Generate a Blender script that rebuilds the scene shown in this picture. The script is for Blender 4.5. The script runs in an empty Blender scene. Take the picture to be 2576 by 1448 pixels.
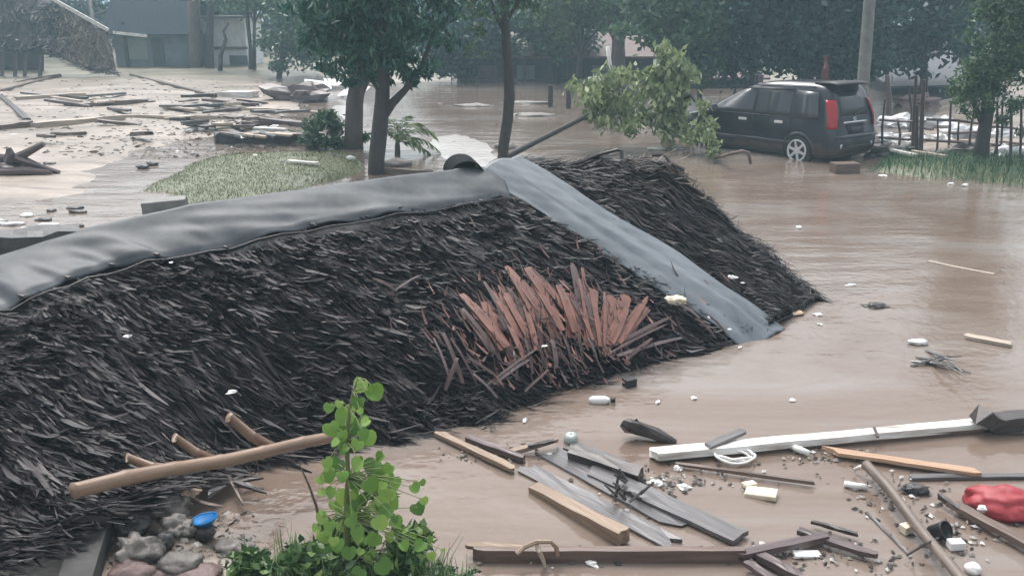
import bpy, bmesh, math, random
import numpy as np
from mathutils import Vector, Matrix, noise as mnoise

random.seed(7)
rng = np.random.default_rng(11)
scene = bpy.context.scene
COL = scene.collection
R = math.radians

# ------------------------------------------------------------------ camera
CAM_H, PITCH, FPX = 3.0, R(17.5), 2231.0          # focal length in units of a 2576 px wide frame
cam_d = bpy.data.cameras.new('camera')
cam_d.sensor_width = 36.0
cam_d.lens = 36.0 * FPX / 2576.0
cam_d.clip_end = 3000.0
cam = bpy.data.objects.new('camera', cam_d)
cam.location = (0, 0, CAM_H)
cam.rotation_euler = (math.pi / 2 - PITCH, 0, 0)
COL.objects.link(cam)
scene.camera = cam

# ------------------------------------------------------------------ sky, sun, exposure
SUN_EL, SUN_AZ = R(60), R(-18)
world = bpy.data.worlds.new('World')
scene.world = world
world.use_nodes = True
wn = world.node_tree
wn.nodes.clear()
sky = wn.nodes.new('ShaderNodeTexSky')
sky.sky_type = 'NISHITA'
sky.sun_disc = False
sky.sun_elevation = SUN_EL
sky.sun_rotation = SUN_AZ
sky.air_density = 1.0
sky.dust_density = 6.0
hs = wn.nodes.new('ShaderNodeHueSaturation')
hs.inputs['Saturation'].default_value = 0.22          # rain cloud: the sky's own light, almost grey
bg = wn.nodes.new('ShaderNodeBackground')
bg.inputs['Strength'].default_value = 0.15
wo = wn.nodes.new('ShaderNodeOutputWorld')
wn.links.new(sky.outputs[0], hs.inputs['Color'])
wn.links.new(hs.outputs[0], bg.inputs['Color'])
wn.links.new(bg.outputs[0], wo.inputs['Surface'])
sun_d = bpy.data.lights.new('sun', 'SUN')
sun_d.energy = 0.5
sun_d.angle = R(30)
sun_d.color = (1.0, 0.97, 0.93)
sun = bpy.data.objects.new('sun', sun_d)
COL.objects.link(sun)
sdir = Vector((math.sin(SUN_AZ) * math.cos(SUN_EL), math.cos(SUN_AZ) * math.cos(SUN_EL), math.sin(SUN_EL)))
sun.rotation_euler = (-sdir).to_track_quat('-Z', 'Y').to_euler()
vs = scene.view_settings
vs.view_transform = 'Standard'
vs.look = 'None'
vs.gamma = 1.0
vs.use_curve_mapping = False
vs.exposure = 1.0
scene.cycles.use_denoising = True
scene.cycles.max_bounces = 6
scene.cycles.volume_bounces = 0
scene.cycles.sample_clamp_indirect = 4.0

# ------------------------------------------------------------------ measuring: a photo point to a place on the ground
CP, SP = math.cos(PITCH), math.sin(PITCH)
def ray(px, py):
    a, b = (px - 1288.0) / FPX, (724.0 - py) / FPX
    return np.array((a, CP + b * SP, -SP + b * CP))
def G(px, py, z=0.0):
    d = ray(px, py)
    return np.array((0, 0, CAM_H)) + d * ((z - CAM_H) / d[2])
def D(px, py, Y):
    d = ray(px, py)
    return np.array((0, 0, CAM_H)) + d * (Y / d[1])

# ------------------------------------------------------------------ object helpers
def link(name, me, parent=None, loc=None):
    o = bpy.data.objects.new(name, me)
    COL.objects.link(o)
    if parent is not None:
        o.parent = parent
        if loc is None:
            pl = parent.location
            o.location = (-pl[0], -pl[1], -pl[2])     # mesh data is in world space, the Empty stands at the base
    if loc is not None:
        o.location = loc
    return o
def tag(o, label, cat, group=None):
    o['label'] = label
    o['category'] = cat
    o['kind'] = 'thing'
    if group:
        o['group'] = group
    return o
def thing(name, label, cat, loc, group=None):
    o = bpy.data.objects.new(name, None)
    COL.objects.link(o)
    o.location = tuple(float(v) for v in loc)
    o.empty_display_size = 0.1
    return tag(o, label, cat, group)
def np_mesh(name, verts, quads, mat, smooth=False):
    verts = np.asarray(verts, dtype=np.float32).reshape(-1, 3)
    quads = np.asarray(quads, dtype=np.int32)
    k = quads.shape[1]
    me = bpy.data.meshes.new(name)
    me.vertices.add(len(verts))
    me.vertices.foreach_set('co', verts.ravel())
    me.loops.add(quads.size)
    me.loops.foreach_set('vertex_index', quads.ravel())
    me.polygons.add(len(quads))
    me.polygons.foreach_set('loop_start', np.arange(0, quads.size, k, dtype=np.int32))
    if smooth:
        me.polygons.foreach_set('use_smooth', np.ones(len(quads), dtype=bool))
    me.update(calc_edges=True)
    me.validate()
    if mat is not None:
        me.materials.append(mat)
    return me
def pd_mesh(name, verts, faces, mat, smooth=False):
    me = bpy.data.meshes.new(name)
    me.from_pydata([tuple(float(c) for c in v) for v in verts], [], faces)
    if smooth:
        for p in me.polygons:
            p.use_smooth = True
    me.update()
    if mat is not None:
        me.materials.append(mat)
    return me

class MB:
    """collects shapes in world space"""
    def __init__(s):
        s.v, s.f = [], []
    def add(s, v, f):
        n = len(s.v)
        s.v += [tuple(float(c) for c in p) for p in v]
        s.f += [tuple(i + n for i in q) for q in f]
        return s
    def box(s, c, size, rz=0.0):
        x, y, z = (k / 2 for k in size)
        m = Matrix.Translation(Vector(c)) @ Matrix.Rotation(rz, 4, 'Z')
        v = [m @ Vector((a * x, b * y, e * z)) for a in (-1, 1) for b in (-1, 1) for e in (-1, 1)]
        return s.add(v, [(0, 1, 3, 2), (4, 6, 7, 5), (0, 4, 5, 1), (2, 3, 7, 6), (0, 2, 6, 4), (1, 5, 7, 3)])
    def bar(s, p, q, w, h, up=(0, 0, 1), jit=0.0, seg=1, taper=1.0):
        p, q = Vector(p), Vector(q)
        d = (q - p).normalized()
        up = Vector(up)
        sd = d.cross(up)
        if sd.length < 1e-4:
            sd = d.cross(Vector((1, 0, 0)))
        sd.normalize()
        u = sd.cross(d)
        v = []
        for i in range(seg + 1):
            t = i / seg
            c = p.lerp(q, t)
            k = 1 + (taper - 1) * t
            for a, b in ((-1, -1), (1, -1), (1, 1), (-1, 1)):
                e = Vector([random.uniform(-jit, jit) for _ in range(3)])
                if i in (0, seg):
                    e += d * random.uniform(-jit, jit) * 4
                v.append(c + sd * a * w * k / 2 + u * b * h * k / 2 + e)
        f = [(3, 2, 1, 0)]
        for i in range(seg):
            o = i * 4
            f += [(o + j, o + (j + 1) % 4, o + 4 + (j + 1) % 4, o + 4 + j) for j in range(4)]
        o = seg * 4
        f.append((o, o + 1, o + 2, o + 3))
        return s.add(v, f)
    def tube(s, pts, rad, n=8, wob=0.0, cap=True):
        pts = [Vector(p) for p in pts]
        if not hasattr(rad, '__len__'):
            rad = [rad] * len(pts)
        v, f = [], []
        ref = None
        for i, p in enumerate(pts):
            t = (pts[min(i + 1, len(pts) - 1)] - pts[max(i - 1, 0)]).normalized()
            if ref is None:
                ref = t.cross(Vector((0.13, 0.31, 0.94)))
                if ref.length < 1e-3:
                    ref = t.cross(Vector((1, 0, 0)))
            a = (ref - t * ref.dot(t)).normalized()
            ref = a
            b = t.cross(a)
            for j in range(n):
                w = 2 * math.pi * j / n
                k = rad[i] * (1 + random.uniform(-wob, wob))
                v.append(p + (a * math.cos(w) + b * math.sin(w)) * k)
        for i in range(len(pts) - 1):
            for j in range(n):
                f.append((i * n + j, i * n + (j + 1) % n, i * n + n + (j + 1) % n, i * n + n + j))
        if cap:
            f.append(tuple(range(n - 1, -1, -1)))
            o = (len(pts) - 1) * n
            f.append(tuple(range(o, o + n)))
        return s.add(v, f)
    def build(s, name, mat, parent=None, smooth=False):
        return link(name, pd_mesh(name, s.v, s.f, mat, smooth), parent)

# ------------------------------------------------------------------ materials
def new_mat(name):
    m = bpy.data.materials.new(name)
    m.use_nodes = True
    nt = m.node_tree
    return m, nt, nt.nodes['Principled BSDF']
def N(nt, kind, **kw):
    n = nt.nodes.new(kind)
    for k, v in kw.items():
        if k in n.inputs:
            n.inputs[k].default_value = v
        else:
            setattr(n, k, v)
    return n
def ramp(nt, src, stops):
    r = nt.nodes.new('ShaderNodeValToRGB')
    e = r.color_ramp.elements
    while len(e) < len(stops):
        e.new(0.5)
    for k, (p, c) in zip(e, stops):
        k.position = p
        k.color = (*c, 1)
    nt.links.new(src, r.inputs[0])
    return r.outputs[0]
def surf(name, stops, scale=8.0, rough=(0.5, 0.8), bump=0.15, stretch=(1, 1, 1), bscale=None, coord='Object', spec=0.5, detail=6.0, bdist=0.02, coat=0.0):
    m, nt, b = new_mat(name)
    tc = N(nt, 'ShaderNodeTexCoord')
    mp = N(nt, 'ShaderNodeMapping')
    mp.inputs['Scale'].default_value = stretch
    nt.links.new(tc.outputs[coord], mp.inputs[0])
    oi = N(nt, 'ShaderNodeObjectInfo')
    of = N(nt, 'ShaderNodeVectorMath', operation='SCALE')
    cb = N(nt, 'ShaderNodeCombineXYZ')
    for i in range(3):
        nt.links.new(oi.outputs['Random'], cb.inputs[i])
    nt.links.new(cb.outputs[0], of.inputs[0])
    of.inputs['Scale'].default_value = 37.0
    ad = N(nt, 'ShaderNodeVectorMath', operation='ADD')
    nt.links.new(mp.outputs[0], ad.inputs[0])
    nt.links.new(of.outputs[0], ad.inputs[1])
    nz = N(nt, 'ShaderNodeTexNoise', Scale=scale, Detail=detail, Roughness=0.62)
    nt.links.new(ad.outputs[0], nz.inputs['Vector'])
    nt.links.new(ramp(nt, nz.outputs['Fac'], stops), b.inputs['Base Color'])
    mr = N(nt, 'ShaderNodeMapRange')
    mr.inputs['To Min'].default_value, mr.inputs['To Max'].default_value = rough
    nt.links.new(nz.outputs['Fac'], mr.inputs[0])
    nt.links.new(mr.outputs[0], b.inputs['Roughness'])
    b.inputs['Specular IOR Level'].default_value = spec
    b.inputs['Coat Weight'].default_value = coat
    if bump:
        n2 = N(nt, 'ShaderNodeTexNoise', Scale=bscale or scale * 3, Detail=5.0)
        nt.links.new(ad.outputs[0], n2.inputs['Vector'])
        bp = N(nt, 'ShaderNodeBump', Strength=bump, Distance=bdist)
        nt.links.new(n2.outputs['Fac'], bp.inputs['Height'])
        nt.links.new(bp.outputs[0], b.inputs['Normal'])
    return m
def leafmat(name, stops, rough=0.45, trans=0.25, spec=0.5):
    """each leaf (mesh island) takes its own shade"""
    m, nt, b = new_mat(name)
    ge = N(nt, 'ShaderNodeNewGeometry')
    oi = N(nt, 'ShaderNodeObjectInfo')
    a = N(nt, 'ShaderNodeMath', operation='ADD')
    nt.links.new(ge.outputs['Random Per Island'], a.inputs[0])
    nt.links.new(oi.outputs['Random'], a.inputs[1])
    fr = N(nt, 'ShaderNodeMath', operation='FRACT')
    nt.links.new(a.outputs[0], fr.inputs[0])
    col = ramp(nt, fr.outputs[0], stops)
    nt.links.new(col, b.inputs['Base Color'])
    b.inputs['Roughness'].default_value = rough
    b.inputs['Specular IOR Level'].default_value = spec
    if trans:
        tr = N(nt, 'ShaderNodeBsdfTranslucent')
        nt.links.new(col, tr.inputs['Color'])
        mx = N(nt, 'ShaderNodeMixShader', Fac=trans)
        nt.links.new(b.outputs[0], mx.inputs[1])
        nt.links.new(tr.outputs[0], mx.inputs[2])
        nt.links.new(mx.outputs[0], nt.nodes['Material Output'].inputs['Surface'])
    return m
def wood(name, dark, light, rough=(0.35, 0.65), bump=0.35, scale=6.0):
    mid = tuple((a + b) / 2 for a, b in zip(dark, light))
    return surf(name, [(0.25, dark), (0.5, mid), (0.75, light)], scale=scale, rough=rough, bump=bump, stretch=(0.35, 5, 5), bscale=14, bdist=0.006)

M = {}
M['thatch'] = leafmat('thatch_strands', [(0.0, (0.006, 0.0045, 0.006)), (0.5, (0.013, 0.0098, 0.012)), (0.8, (0.029, 0.0225, 0.0255)), (0.94, (0.056, 0.045, 0.048)), (1.0, (0.11, 0.092, 0.092))], rough=0.42, trans=0.0, spec=0.2)
M['thatch_brown'] = leafmat('thatch_brown', [(0.0, (0.024, 0.018, 0.02)), (0.5, (0.052, 0.039, 0.041)), (1.0, (0.13, 0.1, 0.098))], rough=0.5, trans=0.0, spec=0.4)
M['thatch_tan'] = leafmat('thatch_tan', [(0.0, (0.05, 0.036, 0.028)), (0.5, (0.11, 0.082, 0.063)), (1.0, (0.22, 0.17, 0.13))], rough=0.7, trans=0.0)
M['thatch_base'] = surf('thatch_base', [(0.3, (0.005, 0.0045, 0.006)), (0.7, (0.013, 0.011, 0.014))], scale=14, rough=(0.5, 0.8), bump=0.5)
M['sheet'] = surf('rubber_sheet', [(0.32, (0.033, 0.04, 0.047)), (0.55, (0.065, 0.075, 0.085)), (0.75, (0.105, 0.11, 0.112))], scale=4.5, rough=(0.4, 0.52), bump=0.12, bscale=3.5, bdist=0.03, spec=0.3)
M['sheet_pale'] = surf('grey_sheet', [(0.3, (0.11, 0.128, 0.145)), (0.55, (0.15, 0.17, 0.19)), (0.75, (0.18, 0.2, 0.22))], scale=3.0, rough=(0.3, 0.46), bump=0.12, bscale=4, bdist=0.03, spec=0.35)
M['black_rubber'] = surf('black_rubber', [(0.3, (0.01, 0.01, 0.012)), (0.7, (0.02, 0.02, 0.023))], scale=6, rough=(0.4, 0.6), bump=0.1)
M['red_slat'] = wood('red_slat', (0.06, 0.02, 0.013), (0.24, 0.09, 0.06), rough=(0.35, 0.6))
M['red_dark'] = wood('red_dark', (0.025, 0.011, 0.011), (0.085, 0.04, 0.037), rough=(0.35, 0.6))
M['bamboo'] = wood('bamboo', (0.15, 0.095, 0.064), (0.31, 0.21, 0.15), rough=(0.3, 0.5), bump=0.15)
M['bamboo_grey'] = wood('bamboo_grey', (0.09, 0.068, 0.056), (0.21, 0.165, 0.135), rough=(0.35, 0.55))
M['wood_tan'] = wood('wood_tan', (0.15, 0.1, 0.068), (0.36, 0.265, 0.19))
M['wood_orange'] = wood('wood_orange', (0.3, 0.175, 0.105), (0.52, 0.35, 0.235))
M['wood_grey'] = wood('wood_grey', (0.075, 0.07, 0.072), (0.16, 0.152, 0.155), rough=(0.12, 0.35))
M['wood_dark'] = wood('wood_dark', (0.025, 0.02, 0.02), (0.075, 0.062, 0.06), rough=(0.25, 0.5))
M['wood_brown'] = wood('wood_brown', (0.08, 0.052, 0.042), (0.19, 0.135, 0.11), rough=(0.3, 0.55))
M['wood_purple'] = wood('wood_purple', (0.055, 0.038, 0.04), (0.14, 0.1, 0.1), rough=(0.25, 0.5))
M['wood_pale'] = wood('wood_pale', (0.3, 0.24, 0.19), (0.55, 0.46, 0.38))
M['white_paint'] = surf('white_paint', [(0.32, (0.3, 0.26, 0.21)), (0.45, (0.6, 0.57, 0.53)), (0.6, (0.78, 0.77, 0.75))], scale=5, rough=(0.35, 0.6), bump=0.1, stretch=(0.5, 4, 4))
M['foam'] = surf('foam', [(0.3, (0.72, 0.71, 0.68)), (0.7, (0.84, 0.83, 0.82))], scale=12, rough=(0.5, 0.8), bump=0.15)
M['foam_cream'] = surf('foam_cream', [(0.3, (0.55, 0.46, 0.34)), (0.7, (0.78, 0.7, 0.56))], scale=12, rough=(0.5, 0.8), bump=0.25)
M['foam_tan'] = surf('foam_tan', [(0.3, (0.5, 0.35, 0.24)), (0.7, (0.72, 0.54, 0.4))], scale=9, rough=(0.5, 0.8), bump=0.3)
M['bark'] = surf('bark', [(0.3, (0.035, 0.032, 0.032)), (0.7, (0.085, 0.076, 0.07))], scale=9, rough=(0.5, 0.8), bump=0.6, stretch=(4, 4, 0.7))
M['bark_brown'] = surf('bark_brown', [(0.3, (0.075, 0.058, 0.055)), (0.7, (0.16, 0.13, 0.12))], scale=6, rough=(0.6, 0.85), bump=0.5, stretch=(3, 3, 0.6))
M['concrete'] = surf('concrete', [(0.3, (0.14, 0.138, 0.132)), (0.7, (0.27, 0.265, 0.255))], scale=5, rough=(0.5, 0.8), bump=0.3)
M['concrete_wet'] = surf('concrete_wet', [(0.3, (0.045, 0.044, 0.044)), (0.7, (0.1, 0.097, 0.094))], scale=4, rough=(0.6, 0.85), bump=0.4, spec=0.2)
M['stone'] = surf('stone', [(0.3, (0.1, 0.09, 0.08)), (0.55, (0.19, 0.17, 0.155)), (0.75, (0.3, 0.275, 0.25))], scale=4, rough=(0.4, 0.7), bump=0.5, bscale=20, bdist=0.03)
M['stone_dark'] = surf('stone_dark', [(0.3, (0.03, 0.03, 0.032)), (0.7, (0.09, 0.085, 0.085))], scale=6, rough=(0.35, 0.6), bump=0.5, bdist=0.03)
M['stone_red'] = surf('stone_red', [(0.3, (0.1, 0.06, 0.055)), (0.7, (0.22, 0.15, 0.14))], scale=6, rough=(0.4, 0.7), bump=0.5, bdist=0.03)
M['blue_plastic'] = surf('blue_plastic', [(0.3, (0.0, 0.17, 0.48)), (0.7, (0.005, 0.25, 0.62))], scale=3, rough=(0.25, 0.4), bump=0.05)
M['red_cloth'] = surf('red_cloth', [(0.3, (0.22, 0.016, 0.024)), (0.7, (0.38, 0.045, 0.055))], scale=4, rough=(0.4, 0.6), bump=0.4, bscale=6, bdist=0.03)
M['glass_clear'] = surf('clear_plastic', [(0.3, (0.35, 0.4, 0.38)), (0.7, (0.5, 0.55, 0.52))], scale=6, rough=(0.08, 0.2), bump=0.05)
M['wall_blue'] = surf('wall_blue_grey', [(0.3, (0.12, 0.16, 0.18)), (0.7, (0.19, 0.235, 0.25))], scale=2, rough=(0.6, 0.8), bump=0.1)
M['wall_green'] = surf('wall_green_grey', [(0.3, (0.2, 0.24, 0.22)), (0.7, (0.29, 0.33, 0.3))], scale=2, rough=(0.6, 0.8), bump=0.1)
M['wall_white'] = surf('wall_white', [(0.25, (0.55, 0.56, 0.58)), (0.6, (0.8, 0.81, 0.83))], scale=1.5, rough=(0.5, 0.8), bump=0.1)
M['wall_dark'] = surf('wall_dark', [(0.3, (0.035, 0.04, 0.045)), (0.7, (0.075, 0.082, 0.088))], scale=3, rough=(0.5, 0.8), bump=0.2)
M['roof_rust'] = surf('roof_rust', [(0.3, (0.12, 0.075, 0.072)), (0.7, (0.23, 0.165, 0.16))], scale=3, rough=(0.5, 0.8), bump=0.2)
M['roof_grey'] = surf('roof_grey', [(0.3, (0.07, 0.075, 0.085)), (0.7, (0.13, 0.135, 0.15))], scale=3, rough=(0.5, 0.8), bump=0.2)
M['leaf_mango'] = leafmat('leaf_mango', [(0.0, (0.012, 0.055, 0.046)), (0.5, (0.026, 0.11, 0.082)), (0.85, (0.05, 0.17, 0.112)), (1.0, (0.13, 0.27, 0.14))], rough=0.35)
M['leaf_deep'] = leafmat('leaf_deep', [(0.0, (0.007, 0.035, 0.038)), (0.6, (0.016, 0.07, 0.068)), (1.0, (0.045, 0.13, 0.1))], rough=0.45)
M['leaf_mid'] = leafmat('leaf_mid', [(0.0, (0.028, 0.075, 0.042)), (0.6, (0.06, 0.14, 0.072)), (1.0, (0.14, 0.24, 0.11))], rough=0.45)
M['leaf_bright'] = leafmat('leaf_bright', [(0.0, (0.05, 0.095, 0.04)), (0.6, (0.09, 0.155, 0.065)), (1.0, (0.16, 0.24, 0.1))], rough=0.45)
M['leaf_pale'] = leafmat('leaf_pale', [(0.0, (0.13, 0.18, 0.08)), (0.6, (0.27, 0.34, 0.16)), (1.0, (0.5, 0.56, 0.32))], rough=0.5)
M['leaf_fresh'] = leafmat('leaf_fresh', [(0.0, (0.07, 0.17, 0.025)), (0.5, (0.15, 0.3, 0.045)), (1.0, (0.3, 0.46, 0.1))], rough=0.35, trans=0.35)
M['leaf_weed'] = leafmat('leaf_weed', [(0.0, (0.03, 0.075, 0.028)), (0.5, (0.075, 0.15, 0.05)), (1.0, (0.2, 0.3, 0.1))], rough=0.35)
M['palm'] = leafmat('leaf_palm', [(0.0, (0.05, 0.1, 0.025)), (0.6, (0.11, 0.18, 0.045)), (1.0, (0.22, 0.28, 0.09))], rough=0.4)
M['grass'] = leafmat('grass_blades', [(0.0, (0.07, 0.09, 0.032)), (0.55, (0.13, 0.155, 0.062)), (1.0, (0.24, 0.235, 0.125))], rough=0.6)
M['house_slate'] = surf('house_slate', [(0.3, (0.028, 0.038, 0.048)), (0.7, (0.055, 0.068, 0.08))], scale=3, rough=(0.7, 0.9), bump=0.3, stretch=(6, 1, 1), spec=0.1)
M['stem'] = surf('green_stem', [(0.3, (0.09, 0.12, 0.035)), (0.7, (0.16, 0.19, 0.07))], scale=10, rough=(0.4, 0.6), bump=0.1)

# ================================================================== THE SETTING
def poly_xy(pts, z=0.0):
    return np.array([G(px, py, z)[:2] for px, py in pts])
def sdist(P, poly):
    """signed distance to a polygon, positive inside"""
    x, y = P[:, 0], P[:, 1]
    dmin = np.full(len(P), 1e9)
    ins = np.zeros(len(P), bool)
    n = len(poly)
    for i in range(n):
        a, b = poly[i], poly[(i + 1) % n]
        e = b - a
        t = np.clip(((x - a[0]) * e[0] + (y - a[1]) * e[1]) / (e @ e), 0, 1)
        dmin = np.minimum(dmin, np.hypot(x - a[0] - t * e[0], y - a[1] - t * e[1]))
        c = ((a[1] > y) != (b[1] > y)) & (x < (b[0] - a[0]) * (y - a[1]) / (b[1] - a[1] + 1e-12) + a[0])
        ins ^= c
    return np.where(ins, dmin, -dmin)
def smooth(a, b, x):
    t = np.clip((x - a) / (b - a), 0, 1)
    return t * t * (3 - 2 * t)
def vnoise(P, s, seed=0.0):
    return np.array([mnoise.noise(Vector((p[0] * s + seed, p[1] * s - seed, seed))) for p in P])

POLY_MUD = poly_xy([(-900, 420), (-900, 172), (700, 172), (760, 215), (790, 262), (770, 330), (620, 345), (500, 372), (400, 420), (330, 480), (300, 545), (60, 560), (-500, 560)])
POLY_GRASS = poly_xy([(270, 560), (390, 410), (530, 368), (920, 368), (1010, 400), (1010, 440), (900, 470), (800, 520), (560, 600), (300, 620)])
POLY_BANK = poly_xy([(2170, 432), (2215, 400), (2400, 392), (3000, 385), (3300, 500), (2600, 478), (2460, 462), (2330, 452)])
POLY_YARD = poly_xy([(2215, 398), (2240, 320), (2330, 250), (2500, 215), (3600, 200), (3400, 400), (2600, 408)])
POLY_FRONT = poly_xy([(-300, 1700), (-300, 1270), (240, 1262), (420, 1240), (560, 1262), (590, 1345), (760, 1390), (1050, 1402), (1180, 1440), (1260, 1520), (1260, 1700)])
POLY_GLARE_A = poly_xy([(770, 262), (830, 256), (950, 258), (960, 330), (880, 345), (800, 330)])  # pale patches painted into the ground for white sky glare on the water
POLY_GLARE_B = poly_xy([(1010, 345), (1120, 318), (1240, 330), (1330, 372), (1350, 425), (1200, 450), (1060, 420), (990, 390)])
def ground_h(P):
    n1 = vnoise(P, 0.35, 3.1)
    n2 = vnoise(P, 1.3, 9.7)
    h = np.full(len(P), -0.45)
    def rise(sd, z, w):
        return -0.45 + (z + 0.45) * smooth(-w, w, sd)
    st = P * np.array([[0.22, 1.0]])
    streak = vnoise(st, 1.1, 21.0)
    h = np.maximum(h, rise(sdist(P, POLY_MUD) + 0.5 * n1, 0.035, 1.5) + 0.075 * streak + 0.04 * n2 + 0.04 * smooth(18, 26, P[:, 1]))
    h = np.maximum(h, rise(sdist(P, POLY_GRASS) + 0.7 * n1 + 0.25 * n2, 0.07, 1.1) + 0.035 * n2)
    h = np.maximum(h, rise(sdist(P, POLY_BANK) + 0.3 * n1, 0.12, 0.7) + 0.03 * n2)
    h = np.maximum(h, rise(sdist(P, POLY_YARD) + 0.4 * n1, 0.07, 1.0) + 0.05 * streak)
    h = np.maximum(h, rise(sdist(P, POLY_FRONT) + 0.1 * n2, 0.09, 0.25) + 0.03 * n2)
    h = np.maximum(h, rise(sdist(P, POLY_GLARE_A) + 0.5 * n1, 0.02, 1.2) + 0.025 * streak)  # ground lifted just above the water so the painted glare shows
    h = np.maximum(h, rise(sdist(P, POLY_GLARE_B) + 0.5 * n1, 0.018, 1.0) + 0.03 * streak)
    far = P[:, 1] - (38.5 + 1.0 * n1 + np.where(P[:, 0] < -6, 3.0, 0.0))
    h = np.maximum(h, rise(far, 0.18, 1.8) + 0.05 * n2)
    return h
def hz(x, y):
    return float(ground_h(np.array([[x, y]]))[0])

ys = np.concatenate([np.linspace(-1.5, 3.0, 6), np.geomspace(3.2, 75.0, 190), np.array([100, 160, 300, 600, 1200.0])])
rs = np.concatenate([np.linspace(-3.2, -0.95, 14)[:-1], np.linspace(-0.95, 0.95, 190), np.linspace(0.95, 3.2, 14)[1:]])
gx = (ys[:, None] + 3.0) * rs[None, :]
gy = np.repeat(ys[:, None], len(rs), 1)
P2 = np.stack([gx.ravel(), gy.ravel()], 1)
gh = ground_h(P2)
ni, nj = len(ys), len(rs)
idx = np.arange(ni * nj).reshape(ni, nj)
quads = np.stack([idx[:-1, :-1], idx[:-1, 1:], idx[1:, 1:], idx[1:, :-1]], -1).reshape(-1, 4)
gm, nt, b = new_mat('muddy_ground')
at_ = N(nt, 'ShaderNodeAttribute', attribute_name='turf')
tc = N(nt, 'ShaderNodeTexCoord')
mpg = N(nt, 'ShaderNodeMapping')
mpg.inputs['Scale'].default_value = (0.4, 1.3, 1.0)
nt.links.new(tc.outputs['Object'], mpg.inputs[0])
nz = N(nt, 'ShaderNodeTexNoise', Scale=0.8, Detail=9.0, Roughness=0.72, Distortion=0.6)
nt.links.new(mpg.outputs[0], nz.inputs['Vector'])
mud = ramp(nt, nz.outputs['Fac'], [(0.36, (0.11, 0.082, 0.064)), (0.47, (0.215, 0.168, 0.134)), (0.62, (0.35, 0.29, 0.24))])
grs = ramp(nt, nz.outputs['Fac'], [(0.36, (0.06, 0.075, 0.03)), (0.5, (0.1, 0.12, 0.048)), (0.64, (0.16, 0.165, 0.08))])
mx = N(nt, 'ShaderNodeMix', data_type='RGBA')
nt.links.new(at_.outputs['Fac'], mx.inputs['Factor'])
nt.links.new(mud, mx.inputs['A'])
nt.links.new(grs, mx.inputs['B'])
a3 = N(nt, 'ShaderNodeAttribute', attribute_name='painted_glare')
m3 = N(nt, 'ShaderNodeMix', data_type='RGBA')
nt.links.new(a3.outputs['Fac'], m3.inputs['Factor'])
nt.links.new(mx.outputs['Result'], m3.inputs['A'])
m3.inputs['B'].default_value = (0.5, 0.475, 0.45, 1)  # sky glare put into the base colour
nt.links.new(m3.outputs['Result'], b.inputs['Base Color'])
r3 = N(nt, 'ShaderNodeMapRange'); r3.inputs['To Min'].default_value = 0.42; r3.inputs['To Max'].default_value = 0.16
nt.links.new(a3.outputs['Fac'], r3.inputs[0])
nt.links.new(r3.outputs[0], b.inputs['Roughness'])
nb = N(nt, 'ShaderNodeTexNoise', Scale=5.0, Detail=6.0)
nt.links.new(tc.outputs['Object'], nb.inputs['Vector'])
bp = N(nt, 'ShaderNodeBump', Strength=0.5, Distance=0.05)
nt.links.new(nb.outputs['Fac'], bp.inputs['Height'])
nt.links.new(bp.outputs[0], b.inputs['Normal'])
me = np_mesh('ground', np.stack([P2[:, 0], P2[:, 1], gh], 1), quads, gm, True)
turf = np.maximum(smooth(-0.5, 0.4, sdist(P2, POLY_GRASS) + 0.8 * vnoise(P2, 0.8, 4.0)), smooth(-0.2, 0.4, sdist(P2, POLY_BANK)))
turf = np.maximum(turf, smooth(38, 42, P2[:, 1]) * np.where(P2[:, 0] > -7, 0.8, 0.45))
turf = np.maximum(turf, 0.5 * smooth(-0.1, 0.3, sdist(P2, POLY_FRONT)) * smooth(-1.6, -1.2, P2[:, 0]))
at2 = me.attributes.new('turf', 'FLOAT', 'POINT')
at2.data.foreach_set('value', turf.astype(np.float32))
pale = np.maximum(smooth(-0.6, 0.6, sdist(P2, POLY_GLARE_A)), smooth(-0.6, 0.6, sdist(P2, POLY_GLARE_B)))  # mask of the painted sky glare
at3 = me.attributes.new('painted_glare', 'FLOAT', 'POINT')
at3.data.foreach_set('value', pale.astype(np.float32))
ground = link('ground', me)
ground['kind'] = 'structure'

# flood water: one sheet, silty brown, rippled
wm, nt, b = new_mat('flood_water')
tc = N(nt, 'ShaderNodeTexCoord')
mp = N(nt, 'ShaderNodeMapping')
mp.inputs['Scale'].default_value = (0.35, 1.0, 1.0)
nt.links.new(tc.outputs['Object'], mp.inputs[0])
nz = N(nt, 'ShaderNodeTexNoise', Scale=0.6, Detail=8.0, Roughness=0.66, Distortion=1.4)
nt.links.new(mp.outputs[0], nz.inputs['Vector'])
nt.links.new(ramp(nt, nz.outputs['Fac'], [(0.34, (0.155, 0.111, 0.086)), (0.48, (0.195, 0.149, 0.122)), (0.62, (0.232, 0.2, 0.18))]), b.inputs['Base Color'])
b.inputs['IOR'].default_value = 1.4
b.inputs['Roughness'].default_value = 0.05
w1 = N(nt, 'ShaderNodeTexNoise', Scale=2.2, Detail=3.0)
w2 = N(nt, 'ShaderNodeTexNoise', Scale=11.0, Detail=3.0)
w3 = N(nt, 'ShaderNodeTexVoronoi', Scale=9.0)
for w in (w1, w2, w3):
    nt.links.new(mp.outputs[0] if w is w1 else tc.outputs['Object'], w.inputs['Vector'])
b1 = N(nt, 'ShaderNodeBump', Strength=0.36, Distance=0.06)
b2 = N(nt, 'ShaderNodeBump', Strength=0.35, Distance=0.015)
nt.links.new(w1.outputs['Fac'], b1.inputs['Height'])
nt.links.new(w2.outputs['Fac'], b2.inputs['Height'])
nt.links.new(b1.outputs[0], b2.inputs['Normal'])
nt.links.new(b2.outputs[0], b.inputs['Normal'])
wv = [(-150, -2, 0), (150, -2, 0), (150, 44, 0), (-150, 44, 0)]
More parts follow.
